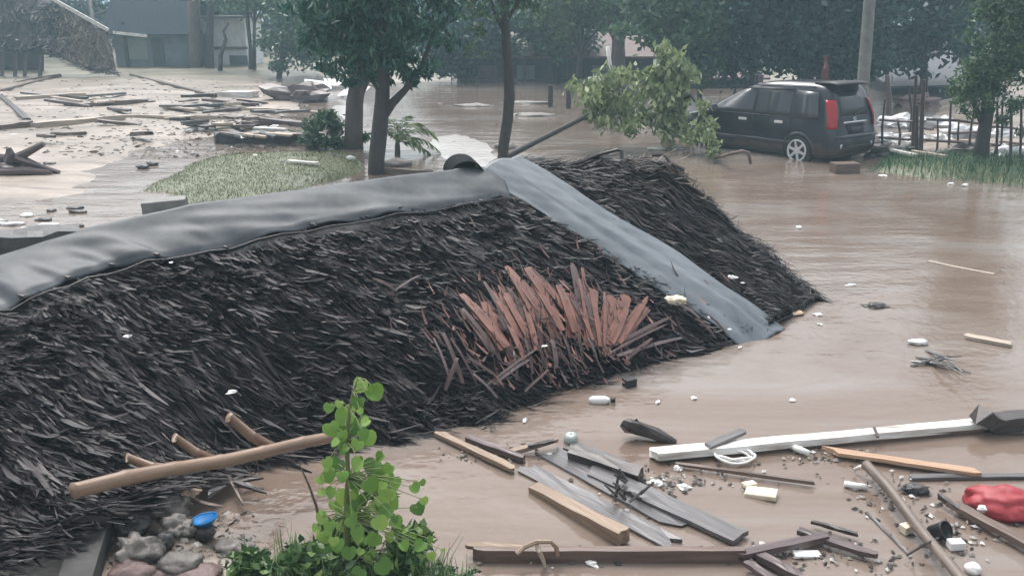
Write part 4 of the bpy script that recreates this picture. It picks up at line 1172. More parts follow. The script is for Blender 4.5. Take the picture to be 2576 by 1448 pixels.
b.inputs['Roughness'].default_value = 0.35
tyM, bkM = M['black_rubber'], M['black_rubber']

car_ang = R(38)
crn = G(2090, 414)                                   # rear left corner at the waterline
hd = np.array((-math.sin(car_ang), math.cos(car_ang), 0))
lf = np.array((-math.cos(car_ang), -math.sin(car_ang), 0))
org = crn - lf * 0.80 + hd * 0.06
car = thing('car', 'dark blue family car stranded in brown flood water', 'car', (org[0], org[1], -0.12))
car.rotation_euler = (R(0.6), R(1.0), math.atan2(hd[1], hd[0]))
def cpart(name, v, f, mat, smooth_=False, parent=None):
    o = bpy.data.objects.new(name, pd_mesh(name, v, f, mat, smooth_))
    COL.objects.link(o)
    o.parent = parent or car
    return o
body = cpart('body', cv, cf, carM, True)
def side_patch(name, poly_b, poly_t, off, mat, n=6, sgn=1, parent=None):
    """patch on the side between a bottom edge (x0,z0,x1,z1) and a top edge"""
    v, f = [], []
    for i in range(n + 1):
        s = i / n
        for e in (0, 1):
            x = (poly_b[0] if e == 0 else poly_b[2]) * (1 - s) + (poly_t[0] if e == 0 else poly_t[2]) * s
            z = (poly_b[1] if e == 0 else poly_b[3]) * (1 - s) + (poly_t[1] if e == 0 else poly_t[3]) * s
            v.append((x, sgn * (car_w(z) + off), z))
    for i in range(n):
        q_ = (2 * i, 2 * i + 1, 2 * i + 3, 2 * i + 2)
        f.append(q_ if sgn < 0 else q_[::-1])
    return thick(cpart(name, v, f, mat, True, parent), 0.006)
for sg in (1, -1):
    side_patch('side_window', (0.32, 1.0, 0.92, 0.99), (0.42, 1.5, 0.94, 1.525), 0.006, glM, sgn=sg)
    side_patch('side_window', (1.0, 0.99, 1.86, 0.985), (1.0, 1.53, 1.84, 1.54), 0.006, glM, sgn=sg)
    side_patch('side_window', (1.94, 0.985, 3.08, 1.0), (1.92, 1.53, 2.16, 1.51), 0.006, glM, sgn=sg)
    side_patch('window_trim', (0.3, 0.965, 3.12, 0.965), (0.3, 0.985, 3.1, 0.985), 0.012, bkM, 1, sg)
    side_patch('roof_rail', (0.5, 1.59, 2.0, 1.585), (0.55, 1.62, 1.9, 1.612), 0.014, M['roof_grey'], 1, sg)
    side_patch('rain_visor', (1.0, 1.515, 2.2, 1.49), (1.0, 1.555, 2.08, 1.545), 0.02, bkM, 1, sg)
    side_patch('side_moulding', (0.75, 0.43, 3.3, 0.43), (0.75, 0.5, 3.3, 0.5), 0.014, carM, 1, sg)
    side_patch('door_seam', (1.9, 0.3, 1.915, 0.3), (1.9, 0.97, 1.915, 0.97), 0.003, bkM, 4, sg)
    side_patch('door_seam', (0.95, 0.62, 0.965, 0.62), (0.95, 0.97, 0.965, 0.97), 0.003, bkM, 3, sg)
    side_patch('door_seam', (2.98, 0.3, 2.995, 0.3), (2.98, 0.97, 2.995, 0.97), 0.003, bkM, 4, sg)
    for x in (1.22, 2.15):
        mbh = MB().box((x, sg * (car_w(0.86) + 0.03), 0.865), (0.19, 0.035, 0.05))
        cpart('door_handle', mbh.v, mbh.f, M['foam'])
    mbm = MB().box((2.92, sg * (car_w(1.05) + 0.12), 1.06), (0.1, 0.2, 0.15))
    o = cpart('side_mirror', mbm.v, mbm.f, M['roof_grey'])
    bv = o.modifiers.new('bevel', 'BEVEL'); bv.width = 0.03; bv.segments = 2
    # tall tail light wrapped round the rear corner
    v, f = [], []
    zs = np.linspace(0.80, 1.36, 12)
    for z in zs:
        ol = car_outline(float(z), 8)
        bul = 0.03 * math.sin(math.pi * (z - 0.78) / 0.60) ** 0.5
        for j in range(0, 7):
            x, y = ol[j]
            cx, cy = car_xr(z) + CRR, car_w(z) - CRR
            dx, dy = x - cx, y - cy
            l = math.hypot(dx, dy)
            v.append((x + dx / l * (0.006 + bul), sg * (y + dy / l * (0.006 + bul)), z))
    for i in range(11):
        for j in range(6):
            q_ = (i * 7 + j, i * 7 + j + 1, i * 7 + 8 + j, i * 7 + 7 + j)
            f.append(q_ if sg > 0 else q_[::-1])
    thick(cpart('tail_light', v, f, rlM, True), 0.008)
    # wheels
    for wx in (0.74, 3.35):
        wy = sg * 0.735
        def lathe(prof, n=28):
            v, f = [], []
            for i in range(n):
                a = 2 * math.pi * i / n
                for r_, y_ in prof:
                    v.append((wx + r_ * math.cos(a), wy + sg * y_, 0.31 + r_ * math.sin(a)))
            k = len(prof)
            for i in range(n):
                for j in range(k - 1):
                    f.append((i * k + j, i * k + j + 1, ((i + 1) % n) * k + j + 1, ((i + 1) % n) * k + j))
            return v, f
        v, f = lathe([(0.2, -0.09), (0.29, -0.09), (0.31, -0.06), (0.31, 0.07), (0.295, 0.098), (0.235, 0.105), (0.225, 0.09)])
        wh = cpart('wheel', v, f, tyM, True)
        v, f = lathe([(0.228, 0.06), (0.228, 0.104), (0.2, 0.102), (0.19, 0.07), (0.19, 0.03), (0.0001, 0.03)])
        cpart('wheel_dish', v, f, M['wall_dark'], True, wh)
        v, f = lathe([(0.236, 0.1), (0.222, 0.112), (0.195, 0.108), (0.19, 0.085)])
        cpart('rim', v, f, alM, True, wh)
        mbs = MB()
        for k in range(6):
            a = 2 * math.pi * k / 6 + 0.3
            mbs.bar((wx, wy + sg * 0.088, 0.31), (wx + 0.205 * math.cos(a), wy + sg * 0.1, 0.31 + 0.205 * math.sin(a)), 0.06, 0.03, up=(0, 1, 0), taper=0.75)
        mbs.tube([(wx, wy + sg * 0.08, 0.31), (wx, wy + sg * 0.112, 0.31)], [0.055, 0.05], 12)
        cpart('spokes', mbs.v, mbs.f, alM, False, wh)
        v, f = [], []                                # wheel arch: dark well and flared lip
        for i in range(17):
            a = math.pi * (-0.08 + 1.16 * i / 16)
            for r_ in (0.30, 0.355, 0.39):
                z_ = 0.31 + r_ * math.sin(a)
                v.append((wx + r_ * math.cos(a), sg * (car_w(max(0.2, z_)) + (0.004 if r_ < 0.33 else 0.02 if r_ < 0.37 else 0.0)), z_))
        fw_ = [(3 * i, 3 * i + 1, 3 * i + 4, 3 * i + 3) for i in range(16)]
        cpart('wheel_well', v, fw_, bkM, True)
        cpart('wheel_arch', v, [(3 * i + 1, 3 * i + 2, 3 * i + 5, 3 * i + 4) for i in range(16)], carM, True)
def rear_patch(name, rows, off, mat, parent=None, th=0.006):
    """rows of (z, y0, y1) on the rear face"""
    v, f = [], []
    for z, y0, y1 in rows:
        for s in np.linspace(0, 1, 7):
            y = y0 * (1 - s) + y1 * s
            v.append((car_xr(z) - off + 0.015 * (abs(y) / 0.6) ** 3, y, z))
    for i in range(len(rows) - 1):
        for j in range(6):
            f.append((i * 7 + j, i * 7 + 7 + j, i * 7 + 8 + j, i * 7 + j + 1))
    return thick(cpart(name, v, f, mat, True, parent), th)
rear_patch('rear_window', [(1.03, -0.6, 0.6), (1.2, -0.61, 0.61), (1.35, -0.6, 0.6), (1.5, -0.55, 0.55)], 0.007, glM)
rear_patch('tailgate_seam', [(0.985, -0.62, 0.62), (1.0, -0.62, 0.62)], 0.004, bkM)
rear_patch('garnish_bar', [(0.885, -0.42, 0.42), (0.925, -0.42, 0.42)], 0.03, chM, th=0.02)
pt_ = rear_patch('plate_recess', [(0.68, -0.3, 0.3), (0.86, -0.33, 0.33)], 0.006, bkM)
npl = rear_patch('number_plate', [(0.69, -0.2, 0.2), (0.82, -0.2, 0.2)], 0.02, M['wall_dark'])
for y in (-0.15, -0.09, -0.03, 0.03, 0.09, 0.15):     # plate figures, too blurred to read
    rear_patch('plate_mark', [(0.735, y - 0.02, y + 0.02), (0.80, y - 0.02, y + 0.02)], 0.028, M['roof_grey'], npl, 0.002)
rear_patch('bumper_step', [(0.60, -0.74, 0.74), (0.66, -0.74, 0.74)], 0.03, carM, th=0.03)
rear_patch('bumper_slot', [(0.30, -0.62, 0.62), (0.44, -0.62, 0.62)], 0.006, M['wall_dark'])
for y in (0.55, -0.55):
    rear_patch('reflector', [(0.40, y - 0.035, y + 0.035), (0.49, y - 0.035, y + 0.035)], 0.02, chM)
mbe = MB()
pe = [(math.cos(a) * 0.055, math.sin(a) * 0.035) for a in np.linspace(0, 2 * math.pi, 17)]
mbe.tube([(car_xr(0.97) - 0.012, y, 0.965 + z) for y, z in pe], 0.009, 6, cap=False)
mbe.tube([(car_xr(0.97) - 0.012, math.cos(a) * 0.022, 0.965 + math.sin(a) * 0.034) for a in np.linspace(0, 2 * math.pi, 13)], 0.007, 6, cap=False)
cpart('emblem', mbe.v, mbe.f, chM, True)
mbw = MB().tube([(car_xr(1.06) - 0.02, 0.0, 1.05), (car_xr(1.2) - 0.03, -0.2, 1.13), (car_xr(1.2) - 0.03, -0.35, 1.17)], 0.01, 6)
cpart('wiper', mbw.v, mbw.f, bkM)
sv, sf = [], []
for x, z0, z1 in ((0.55, 1.66, 1.685), (0.25, 1.645, 1.70), (0.08, 1.60, 1.675), (0.06, 1.60, 1.645)):
    for y in (-0.6, -0.3, 0, 0.3, 0.6):
        sv.append((x + 0.05 * (abs(y) / 0.6) ** 2, y, z1 - 0.02 * (abs(y) / 0.6) ** 2))
for i in range(3):
    for j in range(4):
        sf.append((i * 5 + j, i * 5 + j + 1, i * 5 + 6 + j, i * 5 + 5 + j))
thick(cpart('roof_spoiler', sv, sf, bkM, True), 0.03)
for x in (1.98, 2.08):
    mbr = MB().box((x, 0.55, 1.70), (0.05, 0.12, 0.16))
    cpart('roof_bracket', mbr.v, mbr.f, M['roof_grey'])

# ================================================================== DEBRIS
def beam(name, label, cat, x0, y0, x1, y1, w, h, mat, z0=0.02, z1=None, roll=0.0, jag=(0.01, 0.01), seg=5, jit=0.003, group=None, taper=1.0, sweep=0.0):
    """a sawn timber from one photo point on the water to another; local x runs along the grain"""
    z1 = z0 if z1 is None else z1
    p, q = G(x0, y0, z0), G(x1, y1, z1)
    L = float(np.linalg.norm(q - p))
    ex = (q - p) / L
    ez = np.array((0, 0, 1.0)) - ex * ex[2]
    ez /= np.linalg.norm(ez)
    ey = np.cross(ez, ex)
    m = Matrix(((ex[0], ey[0], ez[0], p[0]), (ex[1], ey[1], ez[1], p[1]), (ex[2], ey[2], ez[2], p[2]), (0, 0, 0, 1))) @ Matrix.Rotation(roll, 4, 'X')
    v = []
    cs = ((-1, -1), (-0.33, -1), (0.33, -1), (1, -1), (1, 1), (0.33, 1), (-0.33, 1), (-1, 1))
    for i in range(seg + 1):
        s = i / seg
        k = 1 + (taper - 1) * s
        ja = [random.uniform(-jag[0], jag[0]) for _ in range(4)] if i == 0 else [random.uniform(-jag[1], jag[1]) for _ in range(4)] if i == seg else [0] * 4
        for a, b_ in cs:
            jx = ja[(0 if a < -0.5 else 1 if a < 0 else 2 if a < 0.5 else 3)]
            v.append((s * L + jx, a * w * k / 2 + random.uniform(-jit, jit) + sweep * math.sin(math.pi * s), b_ * h * k / 2 + random.uniform(-jit, jit)))
    f = [tuple(range(7, -1, -1))]
    for i in range(seg):
        o = i * 8
        f += [(o + j, o + (j + 1) % 8, o + 8 + (j + 1) % 8, o + 8 + j) for j in range(8)]
    f.append(tuple(range(seg * 8, seg * 8 + 8)))
    o = link(name, pd_mesh(name, v, f, M[mat]))
    o.matrix_basis = m
    return tag(o, label, cat, group) if label else o
def lump(name, label, cat, c, r, mat, nz_=0.25, sc=1.6, sub=3, group=None, parent=None, flat_=False, rz=0.0):
    bm = bmesh.new()
    bmesh.ops.create_icosphere(bm, subdivisions=sub, radius=1.0)
    sd = random.uniform(0, 90)
    for vv in bm.verts:
        d = mnoise.fractal(vv.co * sc + Vector((sd, sd, sd)), 0.9, 2.1, 4)
        vv.co *= 1 + nz_ * d
        vv.co = Vector((vv.co.x * r[0], vv.co.y * r[1], vv.co.z * r[2]))
    me = bpy.data.meshes.new(name)
    bm.to_mesh(me)
    bm.free()
    if not flat_:
        for p in me.polygons:
            p.use_smooth = True
    me.materials.append(M[mat])
    o = link(name, me, parent, loc=tuple(float(k) for k in c))
    o.rotation_euler = (0, 0, rz)
    if label:
        tag(o, label, cat, group)
    return o
def slab(name, label, cat, c, size, mat, rz=0.0, tilt=(0, 0), bev=0.004, group=None):
    mb = MB().box((0, 0, 0), size)
    mb.v = [tuple(k + random.uniform(-0.04, 0.04) * min(size[:2]) for k in p[:2]) + (p[2],) for p in mb.v]
    o = link(name, pd_mesh(name, mb.v, mb.f, M[mat]), None, loc=tuple(float(k) for k in c))
    o.rotation_euler = (tilt[0], tilt[1], rz)
    bv = o.modifiers.new('bevel', 'BEVEL'); bv.width = bev; bv.segments = 2
    return tag(o, label, cat, group)

# -- right foreground
wb = beam('white_board', 'long white painted board floating at the right', 'board', 1642, 1142, 2500, 1062, 0.13, 0.05, 'white_paint', 0.045, roll=R(-8), seg=8, jag=(0.02, 0.01))
beam('nailed_batten', 'thin brown batten lying under the front edge of the white board', 'batten', 1650, 1152, 2470, 1082, 0.05, 0.05, 'wood_brown', 0.015, seg=6)
p = G(2205, 1087, 0.075)
tag(MB().bar(p - (0.02, 0.075, -0.002), p + (0.01, 0.07, 0.004), 0.018, 0.012).build('metal_strap', M['wood_dark']), 'dark strap round the white board', 'strap')
beam('grey_plank', 'short wet grey plank lying across the left end of the white board', 'plank', 1778, 1122, 1872, 1082, 0.07, 0.02, 'wood_grey', 0.085, 0.085, jag=(0.02, 0.03))
# log chunk at the right frame edge
lg = G(2520, 1060, 0.06)
tag(MB().bar(G(2462, 1042, 0.15), G(2505, 1062, 0.08), 0.13, 0.11, jit=0.012, seg=3).bar(G(2495, 1062, 0.075), G(2700, 1046, 0.11), 0.15, 0.1, jit=0.008, seg=4).build('black_log', M['wood_dark'], None, False), 'black log with a blunt upturned end at the right edge', 'log')
tag(MB().tube([G(1566, 1062, 0.12), G(1580, 1072, 0.1), G(1606, 1076, 0.08), G(1650, 1092, 0.05), G(1700, 1112, 0.0)], [0.03, 0.055, 0.05, 0.045, 0.02], 9, 0.28).add([G(1590, 1060, 0.12), G(1602, 1052, 0.15), G(1612, 1066, 0.1), G(1600, 1072, 0.1)], [(0, 1, 2, 3)]).build('driftwood', M['wood_dark'], None, False), 'ragged dark driftwood stump left of the white board', 'driftwood')
beam('dark_timber', 'short thick dark timber beside the wide grey panel', 'timber', 1440, 1140, 1612, 1198, 0.1, 0.09, 'wood_dark', 0.035, roll=R(10))
# wide grey panels
def panel(name, label, corners, mat, z=0.03, th=0.03):
    v = [G(px, py, z + random.uniform(-0.008, 0.012)) for px, py in corners]
    o = pd_mesh(name, v, [tuple(range(len(v)))], M[mat])
    bm = bmesh.new(); bm.from_mesh(o)
    if sum(f.normal.z for f in bm.faces) < 0:
        bmesh.ops.reverse_faces(bm, faces=bm.faces)
    bm.to_mesh(o); bm.free()
    ob = link(name, o)
    md = ob.modifiers.new('thickness', 'SOLIDIFY'); md.thickness = th; md.offset = -1
    return tag(ob, label, 'panel')
beam('wet_board', 'leftmost of the three long wet grey boards in mid foreground', 'board', 1325, 1180, 1700, 1372, 0.13, 0.025, 'wood_grey', 0.006, 0.012, roll=R(3), seg=7, jag=(0.05, 0.08), jit=0.004)
beam('wet_board', 'middle one of the three long wet grey boards, half under water', 'board', 1385, 1140, 1700, 1310, 0.19, 0.025, 'wood_grey', 0.002, 0.004, roll=R(-2), seg=7, jag=(0.06, 0.1), jit=0.004)
beam('wet_board', 'rightmost of the three long wet grey boards with a square end', 'board', 1490, 1182, 1862, 1352, 0.15, 0.03, 'wood_grey', 0.02, 0.03, roll=R(2), seg=7, jag=(0.04, 0.01), jit=0.003)
beam('wet_board', 'short sunken grey board behind the three long wet boards', 'board', 1440, 1122, 1560, 1168, 0.14, 0.02, 'wood_grey', 0.004, 0.0, seg=4, jag=(0.04, 0.05))
beam('tan_timber', 'tan square timber with a dark sawn end in the brown water', 'timber', 1345, 1232, 1570, 1350, 0.085, 0.085, 'wood_tan', 0.0, 0.055, roll=R(4), seg=6)
e = G(1572, 1352, 0.055)
beam('tan_plank', 'long tan broken plank leading from the thatch to the grey panel', 'plank', 1108, 1092, 1290, 1178, 0.06, 0.03, 'wood_tan', 0.03, jag=(0.06, 0.02), seg=6)
beam('brown_plank', 'dark brown plank right behind the long tan broken plank', 'plank', 1170, 1100, 1310, 1152, 0.05, 0.04, 'wood_purple', 0.03, jag=(0.03, 0.03))
beam('branch_piece', 'forked tan branch end pointing right behind the tan plank', 'branch', 1275, 1140, 1402, 1106, 0.05, 0.035, 'wood_tan', 0.03, 0.06, taper=0.6, jag=(0.02, 0.03))
beam('brown_plank', 'short dark plank stub beside the forked tan branch', 'plank', 1330, 1122, 1395, 1108, 0.03, 0.02, 'wood_dark', 0.075, 0.085)
beam('long_beam', 'long dark brown beam across the bottom of the picture', 'beam', 1200, 1398, 1872, 1398, 0.05, 0.1, 'wood_brown', 0.03, seg=8, jag=(0.05, 0.005))
beam('brown_board', 'rough brown board lying along the left end of the long beam', 'board', 1190, 1370, 1370, 1385, 0.06, 0.02, 'wood_tan', 0.06, 0.05, jag=(0.05, 0.02))
tag(MB().tube([G(1300, 1392, 0.1), G(1320, 1375, 0.13), G(1350, 1362, 0.16), G(1385, 1362, 0.16), G(1400, 1375, 0.12), G(1402, 1395, 0.06)], 0.014, 7, 0.15).build('curved_strap', M['wood_tan']), 'curved brown strap arching over the long beam', 'strap')
tag(MB().tube([G(1350, 1370, 0.14), G(1356, 1385, 0.12), G(1366, 1408, 0.05), G(1372, 1425, 0.01)], [0.012, 0.014, 0.012, 0.008], 7, 0.1).build('peeled_root', M['wood_pale']), 'pale peeled root hanging over the long beam', 'root')
beam('purple_board', 'purplish broken board pointing right from the end of the long beam', 'board', 1860, 1395, 2072, 1350, 0.055, 0.035, 'wood_purple', 0.05, jag=(0.02, 0.06))
beam('purple_board', 'purplish board under the end of the long beam at the bottom edge', 'board', 1905, 1395, 2010, 1448, 0.06, 0.04, 'wood_purple', 0.04, jag=(0.03, 0.03))
beam('purple_board', 'second purplish board at the bottom edge, nearest the camera', 'board', 1880, 1415, 1960, 1470, 0.05, 0.03, 'wood_purple', 0.05)
beam('thin_pole', 'thin dark pole floating left of the orange plank', 'pole', 1700, 1166, 2048, 1214, 0.022, 0.022, 'wood_brown', 0.03, seg=6)
beam('orange_plank', 'orange sawn plank at the right below the white board', 'plank', 2104, 1136, 2462, 1188, 0.09, 0.025, 'wood_orange', 0.035, roll=R(-6), jag=(0.12, 0.04), seg=6)
beam('grey_batten', 'thin purple grey slat behind the red bag', 'slat', 2290, 1200, 2600, 1196, 0.05, 0.02, 'wood_grey', 0.015)
beam('split_board', 'dark split board at lower right, upper one of two', 'board', 2012, 1335, 2172, 1388, 0.055, 0.03, 'wood_purple', 0.04, jag=(0.01, 0.08))
beam('split_board', 'thin dark slat behind the dark split board', 'slat', 2045, 1312, 2150, 1342, 0.025, 0.02, 'wood_dark', 0.04, jag=(0.01, 0.05))
beam('weathered_board', 'weathered grey board running out at the lower right edge', 'board', 2400, 1268, 2640, 1398, 0.075, 0.035, 'wood_brown', 0.05, seg=6, jag=(0.03, 0.01))
beam('dark_stick', 'dark stick end beside the red bag', 'stick', 2362, 1246, 2412, 1280, 0.03, 0.03, 'wood_dark', 0.06, 0.05)
bp_ = bamboo('bamboo_pole', G(2178, 1168, 0.09), G(2450, 1490, 0.09), 0.034, 'bamboo_grey', None, 5, 'weathered bamboo pole at the lower right with a black pot beside it', 'bamboo pole')
tag(MB().tube([G(2280, 1396, 0.03), G(2310, 1378, 0.08), G(2330, 1366, 0.12), G(2360, 1352, 0.1)], 0.007, 6).build('cord', M['wood_dark']), 'dark cord tied round the weathered bamboo pole', 'cord')
beam('sunk_stick', 'faint half sunk stick left of the weathered bamboo pole', 'stick', 2180, 1290, 2290, 1400, 0.02, 0.02, 'wood_grey', 0.0)
# red bag, pot
rb = lump('red_bag', 'crumpled red bag floating at the right edge', 'bag', G(2535, 1268, 0.05), (0.24, 0.15, 0.1), 'red_cloth', 0.3, 1.5, 4, rz=-0.3)
lump('cloth_knot', 'pale knotted rag in front of the red bag', 'rag', G(2478, 1278, 0.05), (0.05, 0.03, 0.025), 'foam', 0.4, 2.5)
def lathe_o(name, label, cat, c, prof, mat, n=18, tilt=(0, 0, 0), parent=None, th=0.006):
    v, f = [], []
    for i in range(n):
        a = 2 * math.pi * i / n
        for r_, z_ in prof:
            k = 1 + 0.03 * math.sin(a * 3)
            v.append((r_ * math.cos(a) * k, r_ * math.sin(a) * k, z_))
    k = len(prof)
    for i in range(n):
        for j in range(k - 1):
            f.append((i * k + j, ((i + 1) % n) * k + j, ((i + 1) % n) * k + j + 1, i * k + j + 1))
    o = link(name, pd_mesh(name, v, f, M[mat], True), parent, loc=tuple(float(t) for t in c))
    o.rotation_euler = tilt
    thick(o, th)
    return tag(o, label, cat) if label else o
lathe_o('black_pot', 'black plastic pot lying on its side by the weathered bamboo pole', 'pot', G(2362, 1335, 0.05), [(0.001, -0.05), (0.038, -0.05), (0.05, 0.035), (0.056, 0.04), (0.056, 0.05), (0.048, 0.05)], 'black_rubber', tilt=(R(55), R(10), R(30)))
# loose white things
slab('white_box', 'small square white box beside the black pot', 'box', G(2404, 1368, 0.03), (0.09, 0.06, 0.05), 'foam', 0.1)
lump('white_cup', 'round white lump at the bottom right edge', 'foam piece', G(2447, 1430, 0.02), (0.045, 0.04, 0.035), 'foam', 0.2)
slab('white_dish', 'white foam tray beside the purplish boards', 'tray', G(2030, 1393, 0.012), (0.16, 0.06, 0.018), 'foam', 0.12, (R(3), R(4)))
slab('foam_slab', 'cream foam slab floating left of the bamboo pole', 'foam piece', G(1915, 1240, 0.016), (0.2, 0.11, 0.035), 'foam_cream', -0.45, (R(4), R(-6)), 0.008)
slab('foam_slab', 'small cream foam piece behind the cream slab', 'foam piece', G(1885, 1218, 0.014), (0.09, 0.06, 0.03), 'foam_cream', 0.3, (R(-5), 0), 0.006)
coil = MB()
pts = []
cc = G(1848, 1145, 0.035)
for i in range(64):
    a = i / 64 * 6 * math.pi
    r_ = 0.1 + 0.03 * math.sin(a * 0.33)
    pts.append(cc + np.array((r_ * 1.25 * math.cos(a) + 0.02 * math.sin(i * 0.2), r_ * 0.75 * math.sin(a), 0.012 * math.sin(i * 0.7))))
coil.tube(pts, 0.009, 6)
tag(coil.build('hose_coil', M['foam'], None, True), 'white coiled hose in front of the white board', 'hose')
tag(MB().tube([G(1990, 1122, 0.03), G(2012, 1130, 0.04), G(2036, 1140, 0.03)], [0.02, 0.024, 0.02], 8, 0.1).build('white_tube', M['foam'], None, True), 'short white tube left of the orange plank', 'tube')
tag(MB().tube([G(2125, 1216, 0.02), G(2150, 1220, 0.03), G(2178, 1224, 0.02)], [0.022, 0.02, 0.022], 8, 0.05).build('white_tube', M['foam'], None, True), 'short white tube at the top end of the bamboo pole', 'tube')
tag(MB().tube([G(2150, 1180, 0.03), G(2165, 1172, 0.07), G(2182, 1180, 0.07), G(2180, 1196, 0.03)], 0.012, 7).build('white_hook', M['foam'], None, True), 'white hooked pipe piece at the top of the bamboo pole', 'pipe')
lump('rag', 'dark wet rag between the bamboo pole and the red bag', 'rag', G(2305, 1230, 0.02), (0.08, 0.05, 0.035), 'stone_dark', 0.5, 2.5)
slab('cream_box', 'small cream block left of the bamboo pole', 'block', G(2280, 1328, 0.03), (0.07, 0.06, 0.05), 'foam_cream', 0.4)
lathe_o('jar', 'clear plastic jar beside the top of the wide grey panel', 'jar', G(1436, 1106, 0.01), [(0.001, -0.03), (0.045, -0.03), (0.05, 0.02), (0.04, 0.045), (0.028, 0.055), (0.001, 0.057)], 'glass_clear', tilt=(R(20), 0, 0))
white_spots = [(1655, 1011, 0.035, 'round white ball floating right of the black box'), (1745, 1000, 0.03, 'white foam ball, second one right of the black box'), (2008, 572, 0.055, 'lone white ball on the open water behind the roof'),
               (2142, 717, 0.06, 'white sliver floating right of the thatch end'), (2058, 791, 0.04, 'white bit just off the thatch end'), (2062, 815, 0.025, 'tiny white bit below the one off the thatch end'),
               (1862, 873, 0.03, 'white bit at the foot of the pale ridge sheet'), (1580, 925, 0.02, 'white bit above the black box'), (1994, 1005, 0.03, 'small white bit above the white board'),
               (2222, 442, 0.07, 'white litter piece on the bank right of the car'), (2392, 463, 0.08, 'left white litter piece at the edge of the right bank'), (2428, 467, 0.08, 'brightest litter piece at the edge of the right bank'),
               (1382, 1142, 0.025, 'tiny white bit on the wide grey panel'), (1490, 1415, 0.05, 'white piece under the long beam'), (1705, 1178, 0.05, 'white foam scrap below the white board'), (1650, 1215, 0.05, 'white foam scrap beside the long grey board'), (1720, 1225, 0.045, 'white scrap right of the long grey board'), (1320, 1057, 0.035, 'white bit at the ragged tip of the thatch')]
for px, py, r_, l in white_spots:
    lump('foam_bit', l, 'litter', G(px, py, 0.008), (r_ * random.uniform(0.7, 1.2), r_ * random.uniform(0.45, 0.8), r_ * random.uniform(0.25, 0.5)), 'foam', 0.7, 1.8, 2, rz=random.uniform(0, 3), flat_=True)
for px, py, r_, l in [(430, 660, 0.02, 'tiny pale chip below the grey ridge sheet'), (322, 845, 0.03, 'white square chip lying on the thatch at the left'), (583, 985, 0.035, 'white scrap on the thatch above the bamboo pole'), (1785, 797, 0.03, 'white chip beside the pale ridge sheet'), (1842, 697, 0.05, 'larger white scrap on the far thatch slope'), (1868, 711, 0.025, 'smaller white scrap on the far thatch slope'), (1370, 870, 0.028, 'white chip among the red laths'), (1836, 828, 0.025, 'white chip at the lower corner of the near thatch')]:
    lump('litter_chip', l, 'litter', on_roof(px, py, 0.05), (r_ * 0.9, r_ * 0.6, r_ * 0.3), 'foam', 0.7, 2, 2, rz=random.uniform(0, 3), flat_=True)
lump('foam_clump', 'pale splintered clump beside the pale ridge sheet', 'foam piece', on_roof(1700, 755, 0.03), (0.1, 0.08, 0.04), 'foam_cream', 0.5, 3)
slab('black_box', 'small black box floating off the torn red laths', 'box', G(1583, 962, 0.03), (0.1, 0.08, 0.08), 'black_rubber', 0.5)
bt_ = thing('bottle', 'white plastic bottle with a dark cap floating below the black box', 'bottle', G(1512, 1006, 0.02))
bx = G(1482, 1006, 0.02); by = G(1548, 1006, 0.03)
MB().tube([bx, bx * 0.85 + by * 0.15, bx * 0.4 + by * 0.6, bx * 0.25 + by * 0.75, bx * 0.2 + by * 0.8], [0.02, 0.035, 0.035, 0.02, 0.014], 12).build('body', M['foam'], bt_, True)
MB().tube([bx * 0.18 + by * 0.82, by], [0.02, 0.02], 12).build('cap', M['black_rubber'], bt_, True)
lump('foam_strip', 'cream foam strip floating at the edge of the thatch', 'foam piece', G(1448, 948, 0.02), (0.14, 0.045, 0.03), 'foam_cream', 0.4, 2.2, rz=0.35)
lump('foam_strip', 'small cream scrap left of the cream foam strip', 'foam piece', G(1400, 946, 0.02), (0.06, 0.03, 0.02), 'foam_cream', 0.4, 2.2)
lump('foam_strip', 'tan foam strip at the tip of the far thatch slope', 'foam piece', G(1995, 788, 0.02), (0.12, 0.05, 0.025), 'foam_tan', 0.35, 2.2, rz=0.3)
lump('sunk_lump', 'dark lump floating alone right of the thatch end', 'driftwood', G(2203, 771, 0.0), (0.12, 0.08, 0.035), 'wood_dark', 0.5, 2)
beam('pale_board', 'pale board half sunk at the right edge above the black log', 'board', 2432, 845, 2545, 866, 0.1, 0.03, 'wood_pale', 0.02, jag=(0.06, 0.02))
beam('sunk_board', 'thin pale streak of board in the open water at the right', 'board', 2335, 658, 2500, 690, 0.05, 0.02, 'wood_pale', 0.0)
lump('foam_bit', 'pale foam scrap in open water above the black log', 'litter', G(2310, 860, 0.02), (0.09, 0.05, 0.025), 'foam', 0.4, 2)
br = MB()
for k in range(7):
    a, c_ = G(random.uniform(2290, 2360), random.uniform(880, 925), 0.0), G(random.uniform(2360, 2460), random.uniform(880, 950), random.uniform(0, 0.12))
    br.tube([a, (a + c_) / 2 + (0, 0, 0.04), c_], [0.014, 0.012, 0.005], 5, 0.2)
tag(br.build('brush_branch', M['wood_grey']), 'bare brushwood branch in the water above the black log', 'branch')
br = MB()
for k in range(16):
    a = G(random.uniform(1545, 1610), random.uniform(1205, 1265), 0.06)
    br.tube([a, a + np.array((random.uniform(-0.1, 0.1), random.uniform(-0.08, 0.08), random.uniform(0.0, 0.09)))], [0.012, 0.006], 5, 0.3)
tag(br.build('twig_heap', M['wood_dark']), 'small heap of dark twigs lying on the grey panels', 'twigs')
